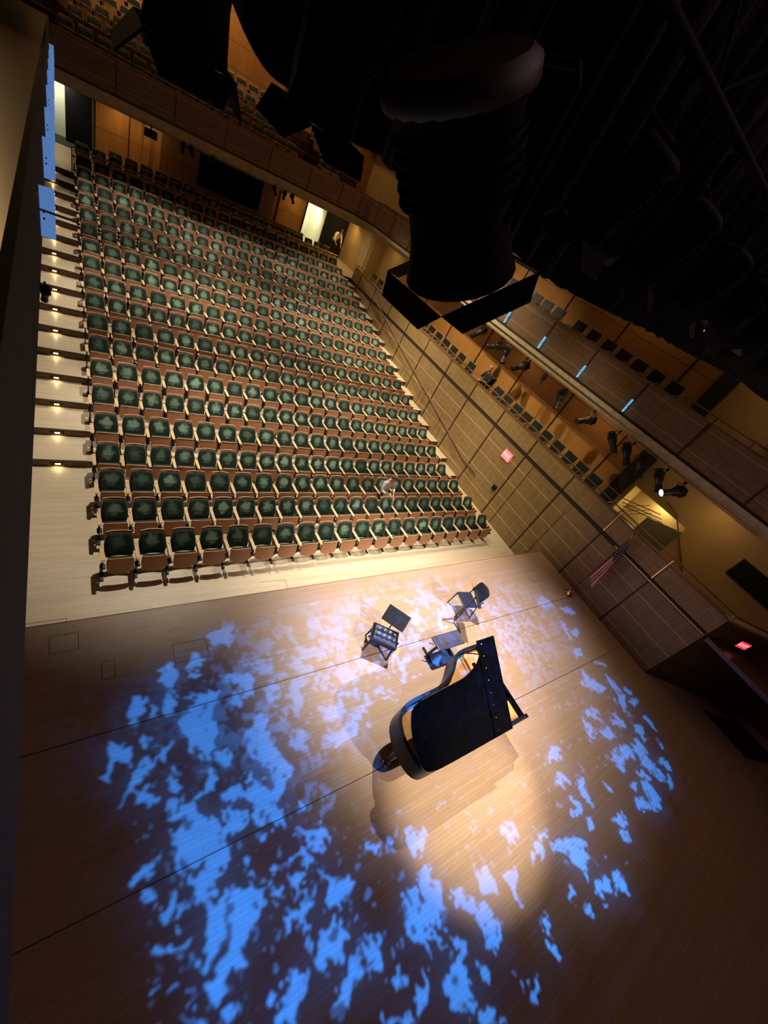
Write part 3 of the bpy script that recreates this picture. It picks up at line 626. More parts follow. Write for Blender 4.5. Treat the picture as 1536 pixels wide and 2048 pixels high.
def leg_mesh(x):
    b = MB(); b.obox((x, .03, .31), (.026, .06, .60)); b.obox((x, .0, .46), (.03, .22, .07)); b.obox((x, .16, .50), (.02, .10, .22), (R_(-28), 0, 0))
    b.obox((x, -.02, .014), (.05, .26, .028)); b.obox((x, -.13, .42), (.09, .10, .05)); b.obox((x, -.09, .30), (.02, .05, .26), (R_(20), 0, 0)); b.obox((x, -.1, .55), (.022, .05, .1), (R_(-30), 0, 0))
    return b.mesh('leg', ['iron'])
SP = seat_parts(); SPD = seat_parts(True)
ARM, ARMR, LEG, LEGR = arm_mesh(-HP), arm_mesh(HP), leg_mesh(-HP), leg_mesh(HP)
def make_seat(P, label, loc):
    t = empty('theatre_seat', label, 'theatre seat', loc)
    bk = link('backrest', P['backrest'][0], t); link('cushion', P['cushion'][0], bk)
    st = link('seat', P['seat'][0], t); link('seat_cushion', P['seat_cushion'][0], st)
    link('armrest', ARM, t); link('leg', LEG, t)
    return t
def row_info(k):   # k from 1
    n, p = (20, .563) if k % 2 else (21, .536)
    z = 0 if k <= 4 else RZ * (k - 4)
    return n, p, z, 5.91 + SY * (k - 1)
def seat_label(k, i, n, extra=''):
    j = i + 1
    side = 'left' if j <= n // 2 else 'right'; m_ = j if side == 'left' else n - i
    return 'green plush seat %s, %s row from the stage, %s from the %s aisle' % (extra or 'folded up', ORD[k - 1], ORD[m_ - 1], side)
count = 0; proto = None; rest = []
HERO = (3, 13)
for k in range(1, 22):
    n, p, z, y = row_info(k)
    x0 = .445
    rng = range(n)
    if k == 20: z = ZP; 
    if k == 21: z = ZP + .02
    for i in rng:
        x = x0 + p * (i + .5); loc = (x, y - .012 * math.sin(math.pi * (i / n)), z)
        if k >= 20:
            if k == 21 and (i < 2 or 5.0 < x): continue
            loc = (x, y + (.25 if k == 20 else .2), z)
        if count < 300 and (k <= 14 or (k == 15 and i < 13)):
            lab = seat_label(k, i, n)
            if (k, i) == HERO:
                t = make_seat(SPD, seat_label(k, i, n, 'under a person'), loc)
            elif proto is None: proto = t = make_seat(SP, lab, loc)
            else: t = dup(proto, lab, loc)
            t['group'] = 'green theatre seats of the main floor'
            t.scale = (p / .563, 1, 1)
            if i == n - 1: link('armrest', ARMR, t); link('leg', LEGR, t)
            count += 1
        else: rest.append((loc, p / .563, i == n - 1))
def merged_seats(name, lst, label, pale_nap=True):
    """everything past the 300 seats that show largest"""
    srcs = [(SP[k][0]) for k in ('backrest', 'cushion', 'seat', 'seat_cushion')] + [ARM, LEG]
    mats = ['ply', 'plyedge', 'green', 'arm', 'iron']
    data = []
    for me in srcs:
        co = np.empty(len(me.vertices) * 3); me.vertices.foreach_get('co', co); co = co.reshape(-1, 3)
        fs = [tuple(pl.vertices) for pl in me.polygons]
        mi = [mats.index(next(kk for kk in mats if MAT[kk] == me.materials[pl.material_index])) for pl in me.polygons]
        sm = [pl.use_smooth for pl in me.polygons]
        data.append((co, fs, mi, sm))
    V = []; F = []; MI = []; SM = []; off = 0; LC = []; SI = []
    for (x, y, z), sx, end in lst:
        for co, fs, mi, sm in data:
            c = co * (sx, 1, 1) + (x, y, z); V += c.tolist(); LC.append(co if pale_nap else co + (0, 0, 5)); SI += [abs(math.sin(x * 12.9 + y * 78.2)) * .999] * len(co)
            F += [tuple(a + off for a in f) for f in fs]; MI += mi; SM += sm; off += len(co)
    me = bpy.data.meshes.new(name); me.from_pydata(V, [], F)
    for m_ in mats: me.materials.append(MAT[m_])
    me.polygons.foreach_set('material_index', MI); me.polygons.foreach_set('use_smooth', SM)
    at = me.attributes.new('seat_local', 'FLOAT_VECTOR', 'POINT'); at.data.foreach_set('vector', np.concatenate(LC).ravel())
    at = me.attributes.new('seat_id', 'FLOAT', 'POINT'); at.data.foreach_set('value', SI); me.update()
    o = link(name, me); tag(o, label, 'theatre seats', kind='stuff'); return o
merged_seats('rear_theatre_seats', rest, 'rearmost rows of green plush theatre seats around the brass rail')
bal = []
for r, (y, z) in enumerate(((23.72, 6.22), (24.57, 6.60), (25.42, 6.98), (26.27, 7.36), (27.12, 7.74), (27.97, 8.12))):
    for i in range(20):
        x = .3 + (.27 if r % 2 else 0) + .545 * i
        if 8.6 < x < 10.0: continue
        if r == 3 and x > 11: continue
        if r > 3 and x > 3.9: continue
        bal.append(((x, y, z), .97, False))
merged_seats('balcony_theatre_seats', bal, 'rows of dark theatre seats on the rear balcony', False)
# ------------------------------------------------------------------ concert grand
pn = empty('grand_piano', 'black concert grand with its lid open on the long stick, tail toward the left', 'piano', (5.3, 1.0, ST))
PX, PY = 5.3, 1.0
OUT = [(6.42, .29), (5.9, .285), (5.2, .28), (4.5, .28), (4.12, .285), (3.98, .33), (3.90, .45), (3.86, .65), (3.87, .87), (3.92, 1.04), (3.99, 1.15), (4.10, 1.23), (4.28, 1.29), (4.6, 1.315), (4.9, 1.33), (5.12, 1.36), (5.32, 1.43), (5.48, 1.53), (5.62, 1.65), (5.76, 1.75), (5.95, 1.80), (6.42, 1.81)]
def smooth_curve(P, k=5):
    out = []
    for i in range(len(P) - 1):
        p0, p1, p2, p3 = P[max(i - 1, 0)], P[i], P[i + 1], P[min(i + 2, len(P) - 1)]
        for j in range(k):
            t = j / k
            out.append(tuple(.5 * (2 * p1[a] + (p2[a] - p0[a]) * t + (2 * p0[a] - 5 * p1[a] + 4 * p2[a] - p3[a]) * t * t + (3 * p1[a] - p0[a] - 3 * p2[a] + p3[a]) * t ** 3) for a in (0, 1)))
    return out + [P[-1]]
OUT = smooth_curve(OUT, 4)
def rel(L): return [(x - PX, y - PY) for x, y in L]
def offset(L, d):
    out = []; n = len(L)
    for i in range(n):
        a = Vector(L[i - 1]) if i else None; c = Vector(L[i + 1]) if i < n - 1 else None; p = Vector(L[i])
        t = ((c or p) - (a if a is not None else p)).normalized(); nn = Vector((-t.y, t.x)); out.append(tuple(p + nn * d))
    return out
RO = rel(OUT)
o1 = offset(RO, .0); i1 = offset(RO, .055)
if sum((x - RO[0][0]) ** 2 for x, y in i1) > sum((x - RO[0][0]) ** 2 for x, y in o1): i1 = offset(RO, -.055)
b = MB(); n = len(RO)
V = [(x, y, .68) for x, y in o1] + [(x, y, 1.02) for x, y in o1] + [(x, y, .68) for x, y in i1] + [(x, y, 1.02) for x, y in i1]
F = []
for i in range(n - 1):
    F += [(i, i + 1, n + i + 1, n + i), (2 * n + i, 3 * n + i, 3 * n + i + 1, 2 * n + i + 1), (n + i, n + i + 1, 3 * n + i + 1, 3 * n + i), (i, 2 * n + i, 2 * n + i + 1, i + 1)]
b.add(V, [f for f in F if 1], True)
# arms (cheeks) beside the keys, sloping down to the front
for y0, y1 in ((.29, .36), (1.745, 1.815)):
    q = [(6.42 - PX, .68), (6.74 - PX, .68), (6.76 - PX, .80), (6.60 - PX, .84), (6.50 - PX, .98), (6.42 - PX, 1.02)]
    vs = [(x, y0 - PY, z) for x, z in q] + [(x, y1 - PY, z) for x, z in q]; m_ = len(q)
    b.add(vs, [tuple(range(m_)), tuple(range(2 * m_ - 1, m_ - 1, -1))] + [(i, m_ + i, m_ + (i + 1) % m_, (i + 1) % m_) for i in range(m_)])
case = part('case', b, 'rimblack', pn); es = case.modifiers.new('edges', 'EDGE_SPLIT'); es.split_angle = R_(35)
b = MB(); b.prism(rel([(6.42, .3)] + OUT[1:-1] + [(6.42, 1.8)]), .66, .70); part('underside', b, 'rimblack', pn)
b = MB(); b.box(6.30 - PX, 6.76 - PX, .36 - PY, 1.745 - PY, .60, .70); b.box(6.70 - PX, 6.755 - PX, .36 - PY, 1.745 - PY, .70, .735)
part('keybed', b, 'lacquer', pn)
inn = offset(RO, .06) if i1 == offset(RO, .055) else offset(RO, -.06)
b = MB(); b.prism([p for p in inn], .86, .875); part('soundboard', b, 'gold', pn)
b = MB(); inner2 = [(x * .985, (y) * .985) for x, y in inn]
b.prism(inner2, .895, .905)
for k in range(9): b.obox((4.75 - PX + .1 * k, .62 - PY + .05 * k, .925), (1.5 - .1 * k, .018, .035), (0, 0, R_(4 + 3.0 * k)))
b.prism(rel([(5.9, .36), (6.05, .36), (6.05, 1.72), (5.95, 1.70)]), .905, .96)
pl = part('iron_frame', b, 'gold', pn)
b = MB()
for k in range(46):
    t = k / 45; y0 = .42 + 1.26 * t
    x1 = np.interp(t, [0, .45, .6, .8, 1], [4.15, 4.3, 4.95, 5.45, 5.78])
    b.cyl((6.0 - PX, y0 - PY, .945), (x1 - PX, y0 - .05 - PY + (.0 if t > .5 else .1 * (1 - t)), .935), .0013, n=3, caps=False)
st_ = part('strings', b, 'wire', pn); 
b = MB(); b.box(6.02 - PX, 6.08 - PX, .42 - PY, 1.5 - PY, .95, 1.0); part('damper_rail', b, 'lacquer', pn)
for k in range(3):
    b = MB(); b.lathe((4.35 - PX + .28 * k, .6 - PY + .3 * (k % 2), .906), [(.0, 0), (.045, 0), (.05, .012), (.03, .018), (.0, .018)], 16); part('frame_rosette', b, 'gap' if k else 'brass', pn)
b = MB(); b.box(6.44 - PX, 6.62 - PX, .37 - PY, 1.735 - PY, .70, .735); kb = part('keyboard', b, 'key', pn)
b = MB()
pat = [1, 1, 0, 1, 1, 1, 0]
for k in range(51):
    if pat[k % 7]:
        y = .385 + k * .0262; b.box(6.44 - PX, 6.55 - PX, y - .006 - PY, y + .006 - PY, .735, .748)
part('black_keys', b, 'lacquer', kb)
b = MB(); b.box(6.41 - PX, 6.44 - PX, .36 - PY, 1.745 - PY, .70, .92); b.box(6.43 - PX, 6.64 - PX, .365 - PY, 1.74 - PY, .755, .79); part('fallboard', b, 'lacquer', pn)
b = MB(); b.obox((6.20 - PX, 1.05 - PY, 1.13), (.02, .72, .24), (0, R_(-18), 0)); b.box(6.08 - PX, 6.3 - PX, .66 - PY, 1.44 - PY, 1.0, 1.015); part('music_desk', b, 'lacquer', pn)
def pleg(x, y, top):
    b = MB(); X_, Y_ = x - PX, y - PY
    b.prism([(X_ - .075, Y_ - .075), (X_ + .075, Y_ - .075), (X_ + .075, Y_ + .075), (X_ - .075, Y_ + .075)], top - .08, top)
    b.lathe((X_, Y_, 0), [(.035, .11), (.040, .13), (.045, .3), (.062, .5), (.07, top - .08)], 8)
    l = part('leg', b, 'rimblack', pn)
    b = MB(); b.cyl((X_ - .055, Y_, .05), (X_ - .03, Y_, .05), .05, n=14); b.cyl((X_ + .03, Y_, .05), (X_ + .055, Y_, .05), .05, n=14); b.cyl((X_ - .05, Y_, .05), (X_ + .05, Y_, .05), .016); b.cyl((X_, Y_, .05), (X_, Y_, .13), .03)
    b.obox((X_, Y_, .10), (.12, .04, .03)); part('caster', b, 'brass', l)
pleg(4.0, .76, .68); pleg(6.50, .46, .62); pleg(6.50, 1.62, .62)
b = MB()
for s in (-.09, .09): b.obox((6.42 - PX, 1.05 - PY + s, .38), (.03, .03, .50))
b.box(6.36 - PX, 6.5 - PX, .90 - PY, 1.2 - PY, .08, .15); ly = part('pedal_lyre', b, 'lacquer', pn)
b = MB()
for s in (-.08, 0, .08): b.obox((6.56 - PX, 1.05 - PY + s, .06), (.14, .03, .012), (0, R_(8), 0))
part('pedal', b, 'brass', ly)
# lid: hinged on the straight bass side, raised on its stick; front flap folded back over it
TH = R_(31); LO = [(x - PX, d + .28) for x, d in smooth_curve([(5.93, -.02), (5.2, -.02), (4.4, -.015), (4.13, .0), (3.97, .045), (3.89, .13), (3.84, .30), (3.82, .50), (3.825, .66), (3.85, .80), (3.90, .90), (4.04, .97), (4.20, .99), (4.39, 1.01), (4.71, 1.03), (5.03, 1.055), (5.22, 1.10), (5.35, 1.155), (5.45, 1.22), (5.56, 1.34), (5.72, 1.46), (5.93, 1.53)], 3)]
def lidf(x, y, z): d = y - .28; return (x, .28 - PY + d * math.cos(TH) - z * math.sin(TH), 1.035 + d * math.sin(TH) + z * math.cos(TH))
b = MB(); b.prism(LO, 0, .022, lidf); lid = part('lid', b, 'lacquer', pn, bevel=.004)
b = MB(); b.prism([(5.49 - PX, .27), (5.95 - PX, .27), (5.95 - PX, 1.83), (5.49 - PX, 1.83)], .026, .046, lidf); fl = part('lid_flap', b, 'lacquer', lid, bevel=.004)
for k in range(8):
    p = lidf(5.58 - PX, .36 + .2 * k, .05); b = MB(); b.ball(p, .011, 8, 5); part('bumper', b, 'brass', fl)
b = MB(); b.cyl(lidf(5.93 - PX, .3, .03), lidf(5.93 - PX, 1.8, .03), .007, n=6); part('lid_hinge', b, 'brass', lid)
pt = Vector(lidf(5.86 - PX, 1.5, 0)); b = MB(); b.cyl((5.9 - PX, 1.74 - PY, 1.02), pt, .012, .010, n=8); part('lid_prop', b, 'rimblack', pn)
for x in (4.5, 5.3, 5.8):
    b = MB(); b.obox((x - PX, .27 - PY, 1.02), (.1, .02, .05)); part('side_hinge', b, 'brass', pn)

# ------------------------------------------------------------------ benches, stands and chair
def rz_of(dx, dy): return math.atan2(dy, dx)
# tufted artist bench
ab = empty('artist_bench', 'tufted black leather artist bench with side knobs, left of the piano tail', 'piano bench', (4.87, 2.70, ST), rz_of(.44, -.36))
b = MB(); nx, ny = 25, 17; L_, W_ = .56, .40
vs = []; fs = []
for j in range(ny):
    for i in range(nx):
        u = -1 + 2 * i / (nx - 1); v = -1 + 2 * j / (ny - 1)
        z = .515 - .05 * max(abs(u), abs(v)) ** 8
        tx = (u + 1) * 2.5; ty = (v + 1) * 1.5
        for a in range(1, 5):
            for c in range(1, 3):
                dd = math.hypot(tx - a, (ty - c)); z -= .028 * math.exp(-(dd / .30) ** 2)
        vs.append((u * L_ / 2, v * W_ / 2, z))
fs = [(j * nx + i, j * nx + i + 1, (j + 1) * nx + i + 1, (j + 1) * nx + i) for j in range(ny - 1) for i in range(nx - 1)]
b.add(vs, fs, True); b.box(-L_ / 2, L_ / 2, -W_ / 2, W_ / 2, .42, .468)
cu = part('cushion', b, 'leather', ab)
for a in range(1, 5):
    for c in range(1, 3):
        q = MB(); q.ball(((a / 2.5 - 1) * L_ / 2, (c / 1.5 - 1) * W_ / 2, .49), .011, 8, 5, (1, 1, .6)); part('tufting_button', q, 'leather', cu)
b = MB(); b.box(-L_ / 2 + .01, L_ / 2 - .01, -W_ / 2 + .01, W_ / 2 - .01, .36, .42); part('frame', b, 'rimblack', ab, bevel=.004)
for sx in (-1, 1):
    for sy in (-1, 1):
        b = MB(); b.cyl((sx * .235, sy * .155, .37), (sx * .265, sy * .185, 0), .026, .016, 8); part('leg', b, 'rimblack', ab)
    b = MB(); b.cyl((sx * L_ / 2, 0, .39), (sx * (L_ / 2 + .03), 0, .39), .008); b.lathe((sx * (L_ / 2 + .03), 0, .39), [(.012, -.0), (.03, .004), (.03, .018), (.012, .022)], 12, 'X'); part('knob', b, 'rimblack', ab)
# flat hydraulic bench
hb = empty('flat_bench', 'flat grey-topped bench on T-shaped feet beside the open piano', 'piano bench', (6.29, 2.23, ST), 0)
b = MB(); b.box(-.38, .38, -.16, .16, .455, .50); part('bench_top', b, 'benchtop', hb, bevel=.016)
b = MB(); b.box(-.3, .3, -.05, .05, .435, .456); part('frame', b, 'blackm', hb)
for s in (-1, 1):
    b = MB(); b.box(s * .31 - .022, s * .31 + .022, -.18, .18, 0, .035); b.obox((s * .24, 0, .24), (.035, .05, .46), (0, R_(-s * 20), 0)); part('leg', b, 'blackm', hb)
b = MB(); b.cyl((-.38, .02, .44), (-.47, .07, .45), .008); b.ball((-.47, .07, .45), .014, 8, 5); part('height_lever', b, 'blackm', hb)
# music stands
def music_stand(name_label, base, rz, height, tilt, shift=(0, 0)):
    s = empty('music_stand', name_label, 'music stand', (*base, ST), rz, 'music stands on the stage')
    b = MB()
    for a in (90, 210, 330):
        c, d = math.cos(R_(a)), math.sin(R_(a)); b.tube([(0, 0, .16), (c * .12, d * .12, .10), (c * .30, d * .30, .014)], .013, 6)
    part('tripod_base', b, 'blackm', s)
    b = MB(); b.cyl((0, 0, .05), (shift[0], shift[1], height), .0125); b.cyl((0, 0, .05), (shift[0] * .5, shift[1] * .5, height * .5), .017); part('pole', b, 'blackm', s)
    b = MB(); c = Vector((shift[0], shift[1] + .015, height)); 
    rot = (R_(tilt), 0, 0)
    from mathutils import Euler
    Rm = Euler(rot).to_matrix()
    b.obox(c + Rm @ Vector((0, 0, .08)), (.51, .006, .34), rot); b.obox(c + Rm @ Vector((0, -.035, -.09)), (.51, .07, .005), rot)
    dk = part('desk', b, 'black', s, bevel=.002)
    b = MB(); b.cyl(c + Rm @ Vector((0, .03, 0)), c + Rm @ Vector((0, .0, 0)), .02); part('tilt_joint', b, 'blackm', s)
    return s
music_stand('low black music stand behind the tufted bench, desk facing up', (5.10, 2.86), math.atan2(-.38, .29), .62, -50)
music_stand('tall black music stand in front of the black chair, seen edge-on', (7.21, 2.78), math.atan2(.89, .46), 1.02, -41, (0, 0))
# posture chair
ch = empty('orchestra_chair', 'black orchestra chair facing the piano, near the right stand', 'chair', (7.60, 3.05, ST), math.atan2(-.975, -.21) - math.atan2(-1, 0) + 0)
ch.rotation_euler = (0, 0, math.atan2(.21, -.975) - math.atan2(-1, 0))
b = MB()   # faces -Y locally
b.obox((0, -.01, .455), (.44, .42, .03), (R_(2), 0, 0)); part('seat', b, 'navy', ch, bevel=.012)
b = MB(); vs = []; fs = []
for j in range(7):
    for i in range(9):
        u = -1 + i / 4; t = j / 6; hw = .215 * (1 - .25 * max(0, t - .75) * 4 * .3)
        vs.append((u * hw, .20 + .09 * t - .05 * u * u, .60 + .33 * t - (.03 * u * u if t == 1 else 0)))
m_ = len(vs); vs += [(x, y + .02, z) for x, y, z in vs]
for j in range(6):
    for i in range(8): a = j * 9 + i; fs += [(a, a + 1, a + 10, a + 9), (m_ + a, m_ + a + 9, m_ + a + 10, m_ + a + 1)]
for i in range(8): fs += [(i, m_ + i, m_ + i + 1, i + 1), (54 + i, 55 + i, m_ + 55 + i, m_ + 54 + i)]
for j in range(6): a = j * 9; fs += [(a, a + 9, m_ + a + 9, m_ + a), (a + 8, m_ + a + 8, m_ + a + 17, a + 17)]
b.add(vs, fs, True); part('backrest', b, 'black', ch)
for s in (-1, 1):
    b = MB(); b.tube([(s * .21, -.19, .44), (s * .22, -.23, 0)], .014, 7); part('leg', b, 'blackm', ch)
    b = MB(); b.tube([(s * .215, .24, .66), (s * .215, .18, .44), (s * .22, .26, 0)], .014, 7); part('leg', b, 'blackm', ch)
b = MB(); b.cyl((-.21, .16, .44), (.21, .16, .44), .01); b.cyl((-.21, -.19, .435), (.21, -.19, .435), .01)
for s in (-.21, .21): b.cyl((s, -.19, .435), (s, .18, .435), .01)
part('seat_frame', b, 'blackm', ch)

# flag on its stand
fg = empty('flag_stand', 'furled striped flag on a pole with a round brass base by the right wall', 'flag', (12.42, 2.71, ST))
b = MB(); b.lathe((0, 0, 0), [(.0, 0), (.15, 0), (.16, .02), (.12, .045), (.05, .07), (.025, .13), (.0, .13)], 24); part('base', b, 'brass', fg)
b = MB(); b.cyl((0, 0, .1), (.06, .02, 2.60), .014); part('pole', b, 'riser', fg)
b = MB(); b.lathe((.06, .02, 2.60), [(.02, 0), (.03, .02), (.012, .04), (.03, .08), (.0, .16)], 10); part('finial', b, 'brass', fg)
b = MB(); vs = []; uv = []; NX, NZ = 26, 34
for j in range(NZ):
    t = j / (NZ - 1); z = 2.52 - 1.62 * t
    for i in range(NX):
        u = i / (NX - 1); amp = .05 + .10 * t
        x = .055 - .12 * u * (.5 + t) + amp * .45 * math.sin(u * 15 + t * 2) ; y = -.02 - .30 * u * (.35 + .65 * t) + amp * .5 * math.cos(u * 15 + t)
        vs.append((x, y, z - .10 * u - .04 * math.sin(u * 15)))
b.add(vs, [(j * NX + i, j * NX + i + 1, (j + 1) * NX + i + 1, (j + 1) * NX + i) for j in range(NZ - 1) for i in range(NX - 1)], True)
def flagmat():
    def f(nt, bs):
        t = NT(nt); u = t.n('ShaderNodeUVMap'); s = t.n('ShaderNodeSeparateXYZ'); t.l(u.outputs[0], s.inputs[0])
        st = t.m('LESS_THAN', t.m('FRACT', t.m('MULTIPLY', s.outputs[0], 6.5)), .5)
        c = t.mix(st, (.75, .70, .66), (.45, .035, .04))
        can = t.m('LESS_THAN', s.outputs[1], .42)
        fx = t.m('SUBTRACT', t.m('FRACT', t.m('MULTIPLY', s.outputs[0], 7)), .5); fy = t.m('SUBTRACT', t.m('FRACT', t.m('MULTIPLY', s.outputs[1], 19)), .5)
        star = t.m('LESS_THAN', t.m('ADD', t.m('MULTIPLY', fx, fx), t.m('MULTIPLY', fy, fy)), .05)
        t.l(t.mix(can, c, t.mix(star, (.02, .025, .07), (.75, .73, .7))), bs.inputs['Base Color']); bs.inputs['Roughness'].default_value = .8
    return nmat('flag_cloth', f)
me = b.mesh('cloth', [flagmat()]); ul = me.uv_layers.new(name='UVMap')
for lp in me.loops: vi = lp.vertex_index; ul.data[lp.index].uv = ((vi % NX) / (NX - 1), (vi // NX) / (NZ - 1))
link('cloth', me, fg)

# ------------------------------------------------------------------ rails, signs, little things on the walls
b = MB()
b.tube([(12.72, 8.4, 1.0), (12.72, 9.2, 1.0), (12.72, 15.6, 2.28), (12.72, 21.8, 3.55), (12.72, 22.5, 3.75)], .03)
rl = part('handrail', b, 'riser'); tag(rl, 'sloping wall handrail along the right aisle steps', 'handrail')
for y in (9.0, 11.2, 13.4, 15.6, 17.8, 20.0, 22.0):
    z = np.interp(y, [8.4, 9.2, 15.6, 21.8], [1.0, 1.0, 2.28, 3.55]); q = MB(); q.tube([(12.83, y, z - .08), (12.76, y, z - .07), (12.72, y, z - .01)], .008, 6); part('bracket', q, 'brass', rl)
b = MB(); b.tube([(12.95, 22.6, 2.95), (12.95, 22.6, 3.72), (12.95, 12.0, 3.72), (12.95, -.2, 3.72), (13.9, -.95, 3.72), (15.6, -2.3, 3.72)], .022)
r2 = part('parapet_rail', b, 'riser'); tag(r2, 'dark pipe rail along the top of the lower right parapet', 'rail')
for k in range(13):
    y = -.1 + 1.83 * k + (.0); q = MB(); q.cyl((12.95, y, 3.5), (12.95, y, 3.72), .012, n=6); part('post', q, 'brass', r2)
b = MB(); b.tube([(12.95, 4.6, 6.95), (12.95, -2.5, 6.95)], .022); r3 = part('parapet_rail', b, 'riser'); tag(r3, 'short dark pipe rail on the upper right parapet near the stage', 'rail')
for y in (4.5, 3.6, 2.6, 1.6, .6, -.6): q = MB(); q.cyl((12.95, y, 6.76), (12.95, y, 6.95), .014, n=6); part('post', q, 'brass', r3)
b = MB(); b.cyl((.38, 22.93, 3.72), (11.75, 22.93, 3.72), .020, n=10); b.cyl((.38, 22.93, 3.35), (11.75, 22.93, 3.35), .014, n=8)
r4 = part('cross_rail', b, 'brass'); tag(r4, 'brass rail across the back of the seating block', 'rail')
for x in (.38, 2.05, 3.75, 5.44, 7.13, 8.82, 10.5, 11.75): q = MB(); q.cyl((x, 22.93, ZP - .05), (x, 22.93, 3.72), .018, n=8); part('post', q, 'iron', r4)
for i, (y, z) in enumerate(((3.0, 2.72), (-.05, 2.72))):
    pass
b = MB(); b.cyl((12.74, 2.9, 2.88), (12.74, -.1, 2.88), .022, n=8); r5 = part('wall_tube', b, 'arm'); tag(r5, 'pale horizontal tube under the parapet beside the flag', 'tube')
for y in (2.8, 1.5, 0): q = MB(); q.obox((12.79, y, 2.88), (.1, .03, .03)); part('bracket', q, 'brass', r5)
for i, (y, z0, z1, lab) in enumerate(((3.47, 2.95, 3.72, 'gold upright fitting on the parapet face above the flag'), (1.66, 2.95, 3.72, 'gold upright fitting on the parapet face right of the flag'), (3.55, 6.05, 6.95, 'gold upright fitting on the upper parapet face near the stage'))):
    b = MB(); b.obox((12.81, y, (z0 + z1) / 2), (.03, .03, z1 - z0)); o = part('upright_fitting', b, 'brass'); tag(o, lab, 'fitting', 'gold upright fittings')
def text_obj(txt, size, parent, mat, Mw):
    cu_ = bpy.data.curves.new('lettering', 'FONT'); cu_.body = txt; cu_.size = size; cu_.extrude = .003; cu_.align_x = 'CENTER'; cu_.align_y = 'CENTER'
    tmp = bpy.data.objects.new('tmp', cu_); COL.objects.link(tmp); bpy.context.view_layer.update()
    me = bpy.data.meshes.new_from_object(tmp.evaluated_get(bpy.context.evaluated_depsgraph_get())); bpy.data.objects.remove(tmp)
    me.transform(Mw); me.materials.clear(); me.materials.append(MAT[mat]); return link('lettering', me, parent)
ex = empty('exit_sign', 'lit pink-red exit sign on the right wall panels below the parapet', 'exit sign', (12.80, 7.74, 2.385), 0, 'exit signs')
b = MB(); b.box(-.02, .03, -.20, .20, -.165, .165); part('housing', b, 'pinkexit', ex)
b = MB(); b.box(-.026, -.018, -.18, .18, -.145, .145); part('face', b, 'pinkexit', ex)
text_obj('EXIT', .17, ex, 'exitwhite', Matrix.Translation((-.028, 0, 0)) @ Matrix.Rotation(R_(-90), 4, 'Z') @ Matrix.Rotation(R_(90), 4, 'X'))
b = MB(); b.box(12.795, 12.83, 7.45, 8.03, 2.56, 2.60); o = part('sign_bracket', b, 'frame'); o.parent = None; tag(o, 'thin tan bar just above the pink exit sign', 'bracket')
ang = math.atan2(-2.23, 2.97)
ex2 = empty('exit_sign', 'lit red exit sign high on the dark wing wall right of the stage', 'exit sign', (13.52, -.70, 3.13), ang, 'exit signs')
b = MB(); b.box(-.17, .17, -.05, .0, -.12, .12); part('housing', b, 'iron', ex2)
b = MB(); b.box(-.16, .16, -.056, -.05, -.11, .11); part('face', b, 'redexit', ex2)
text_obj('EXIT', .14, ex2, 'exitwhite', Matrix.Translation((0, -.058, 0)) @ Matrix.Rotation(R_(90), 4, 'X'))
b = MB(); b.box(12.74, 12.83, 7.26, 7.42, 1.08, 1.26); o = part('wall_speaker', b, 'black', bevel=.006); tag(o, 'small black box low on the right wall panels', 'speaker')
q = MB(); q.box(12.735, 12.742, 7.28, 7.40, 1.1, 1.24); part('grille', q, 'iron', o)
b = MB(); b.box(14.44, 14.5, -.75, .87, 3.93, 4.5); o = part('wall_screen', b, 'black'); tag(o, 'black rectangular panel on the ochre wall above the stage wing', 'screen')
q = MB(); q.box(14.43, 14.445, -.70, .82, 3.98, 4.45); part('panel_face', q, 'void', o)
b = MB(); b.tube([(14.42, 3.25, 4.35), (14.42, 2.8, 4.25), (14.42, 1.5, 3.15)], .02); o = part('stair_handrail', b, 'riser'); tag(o, 'brown bent handrail on the ochre wall in the right box', 'handrail')
for y, z in ((2.7, 4.17), (1.8, 3.4)): q = MB(); q.cyl((14.5, y, z - .04), (14.42, y, z), .01, n=6); part('bracket', q, 'brass', o)
# lit doorway of the box with its open door
b = MB(); b.box(15.3, 15.4, 2.2, 4.4, 2.86, 4.2); b.box(14.6, 15.4, 4.25, 4.35, 2.86, 4.2); b.box(14.6, 15.4, 2.25, 2.35, 2.86, 4.2); struct('wall_doorway', b, ['beige'])
area('doorway_lamp', (15.1, 3.3, 4.1), (14.8, 3.3, 2.9), 40, (1, .8, .42), .3, 1.2)
b = MB(); slab(b, (14.45, 2.35), (13.35, 3.05), 2.88, 3.95, .05); o = part('door_1', b, 'doorg'); o['kind'] = 'structure'
q = MB(); q.ball((13.5, 2.9, 3.3), .03); part('handle', q, 'brass', o)
# folded stands leaning in the box
for i, (dz, dy) in enumerate(((0, 0), (.06, .08), (.14, .2))):
    b = MB(); b.cyl((13.3, 3.75 + dy, 3.72 + dz), (13.75, 2.75 + dy, 3.98 + dz), .012); b.cyl((13.42, 3.5 + dy, 3.6 + dz), (13.6, 3.1 + dy, 4.02 + dz), .008)
    o = part('folded_stand', b, 'blackm'); tag(o, ('lowest', 'middle', 'topmost')[i] + ' of the three folded black stands in the right box doorway', 'stand', 'folded stands in the box')

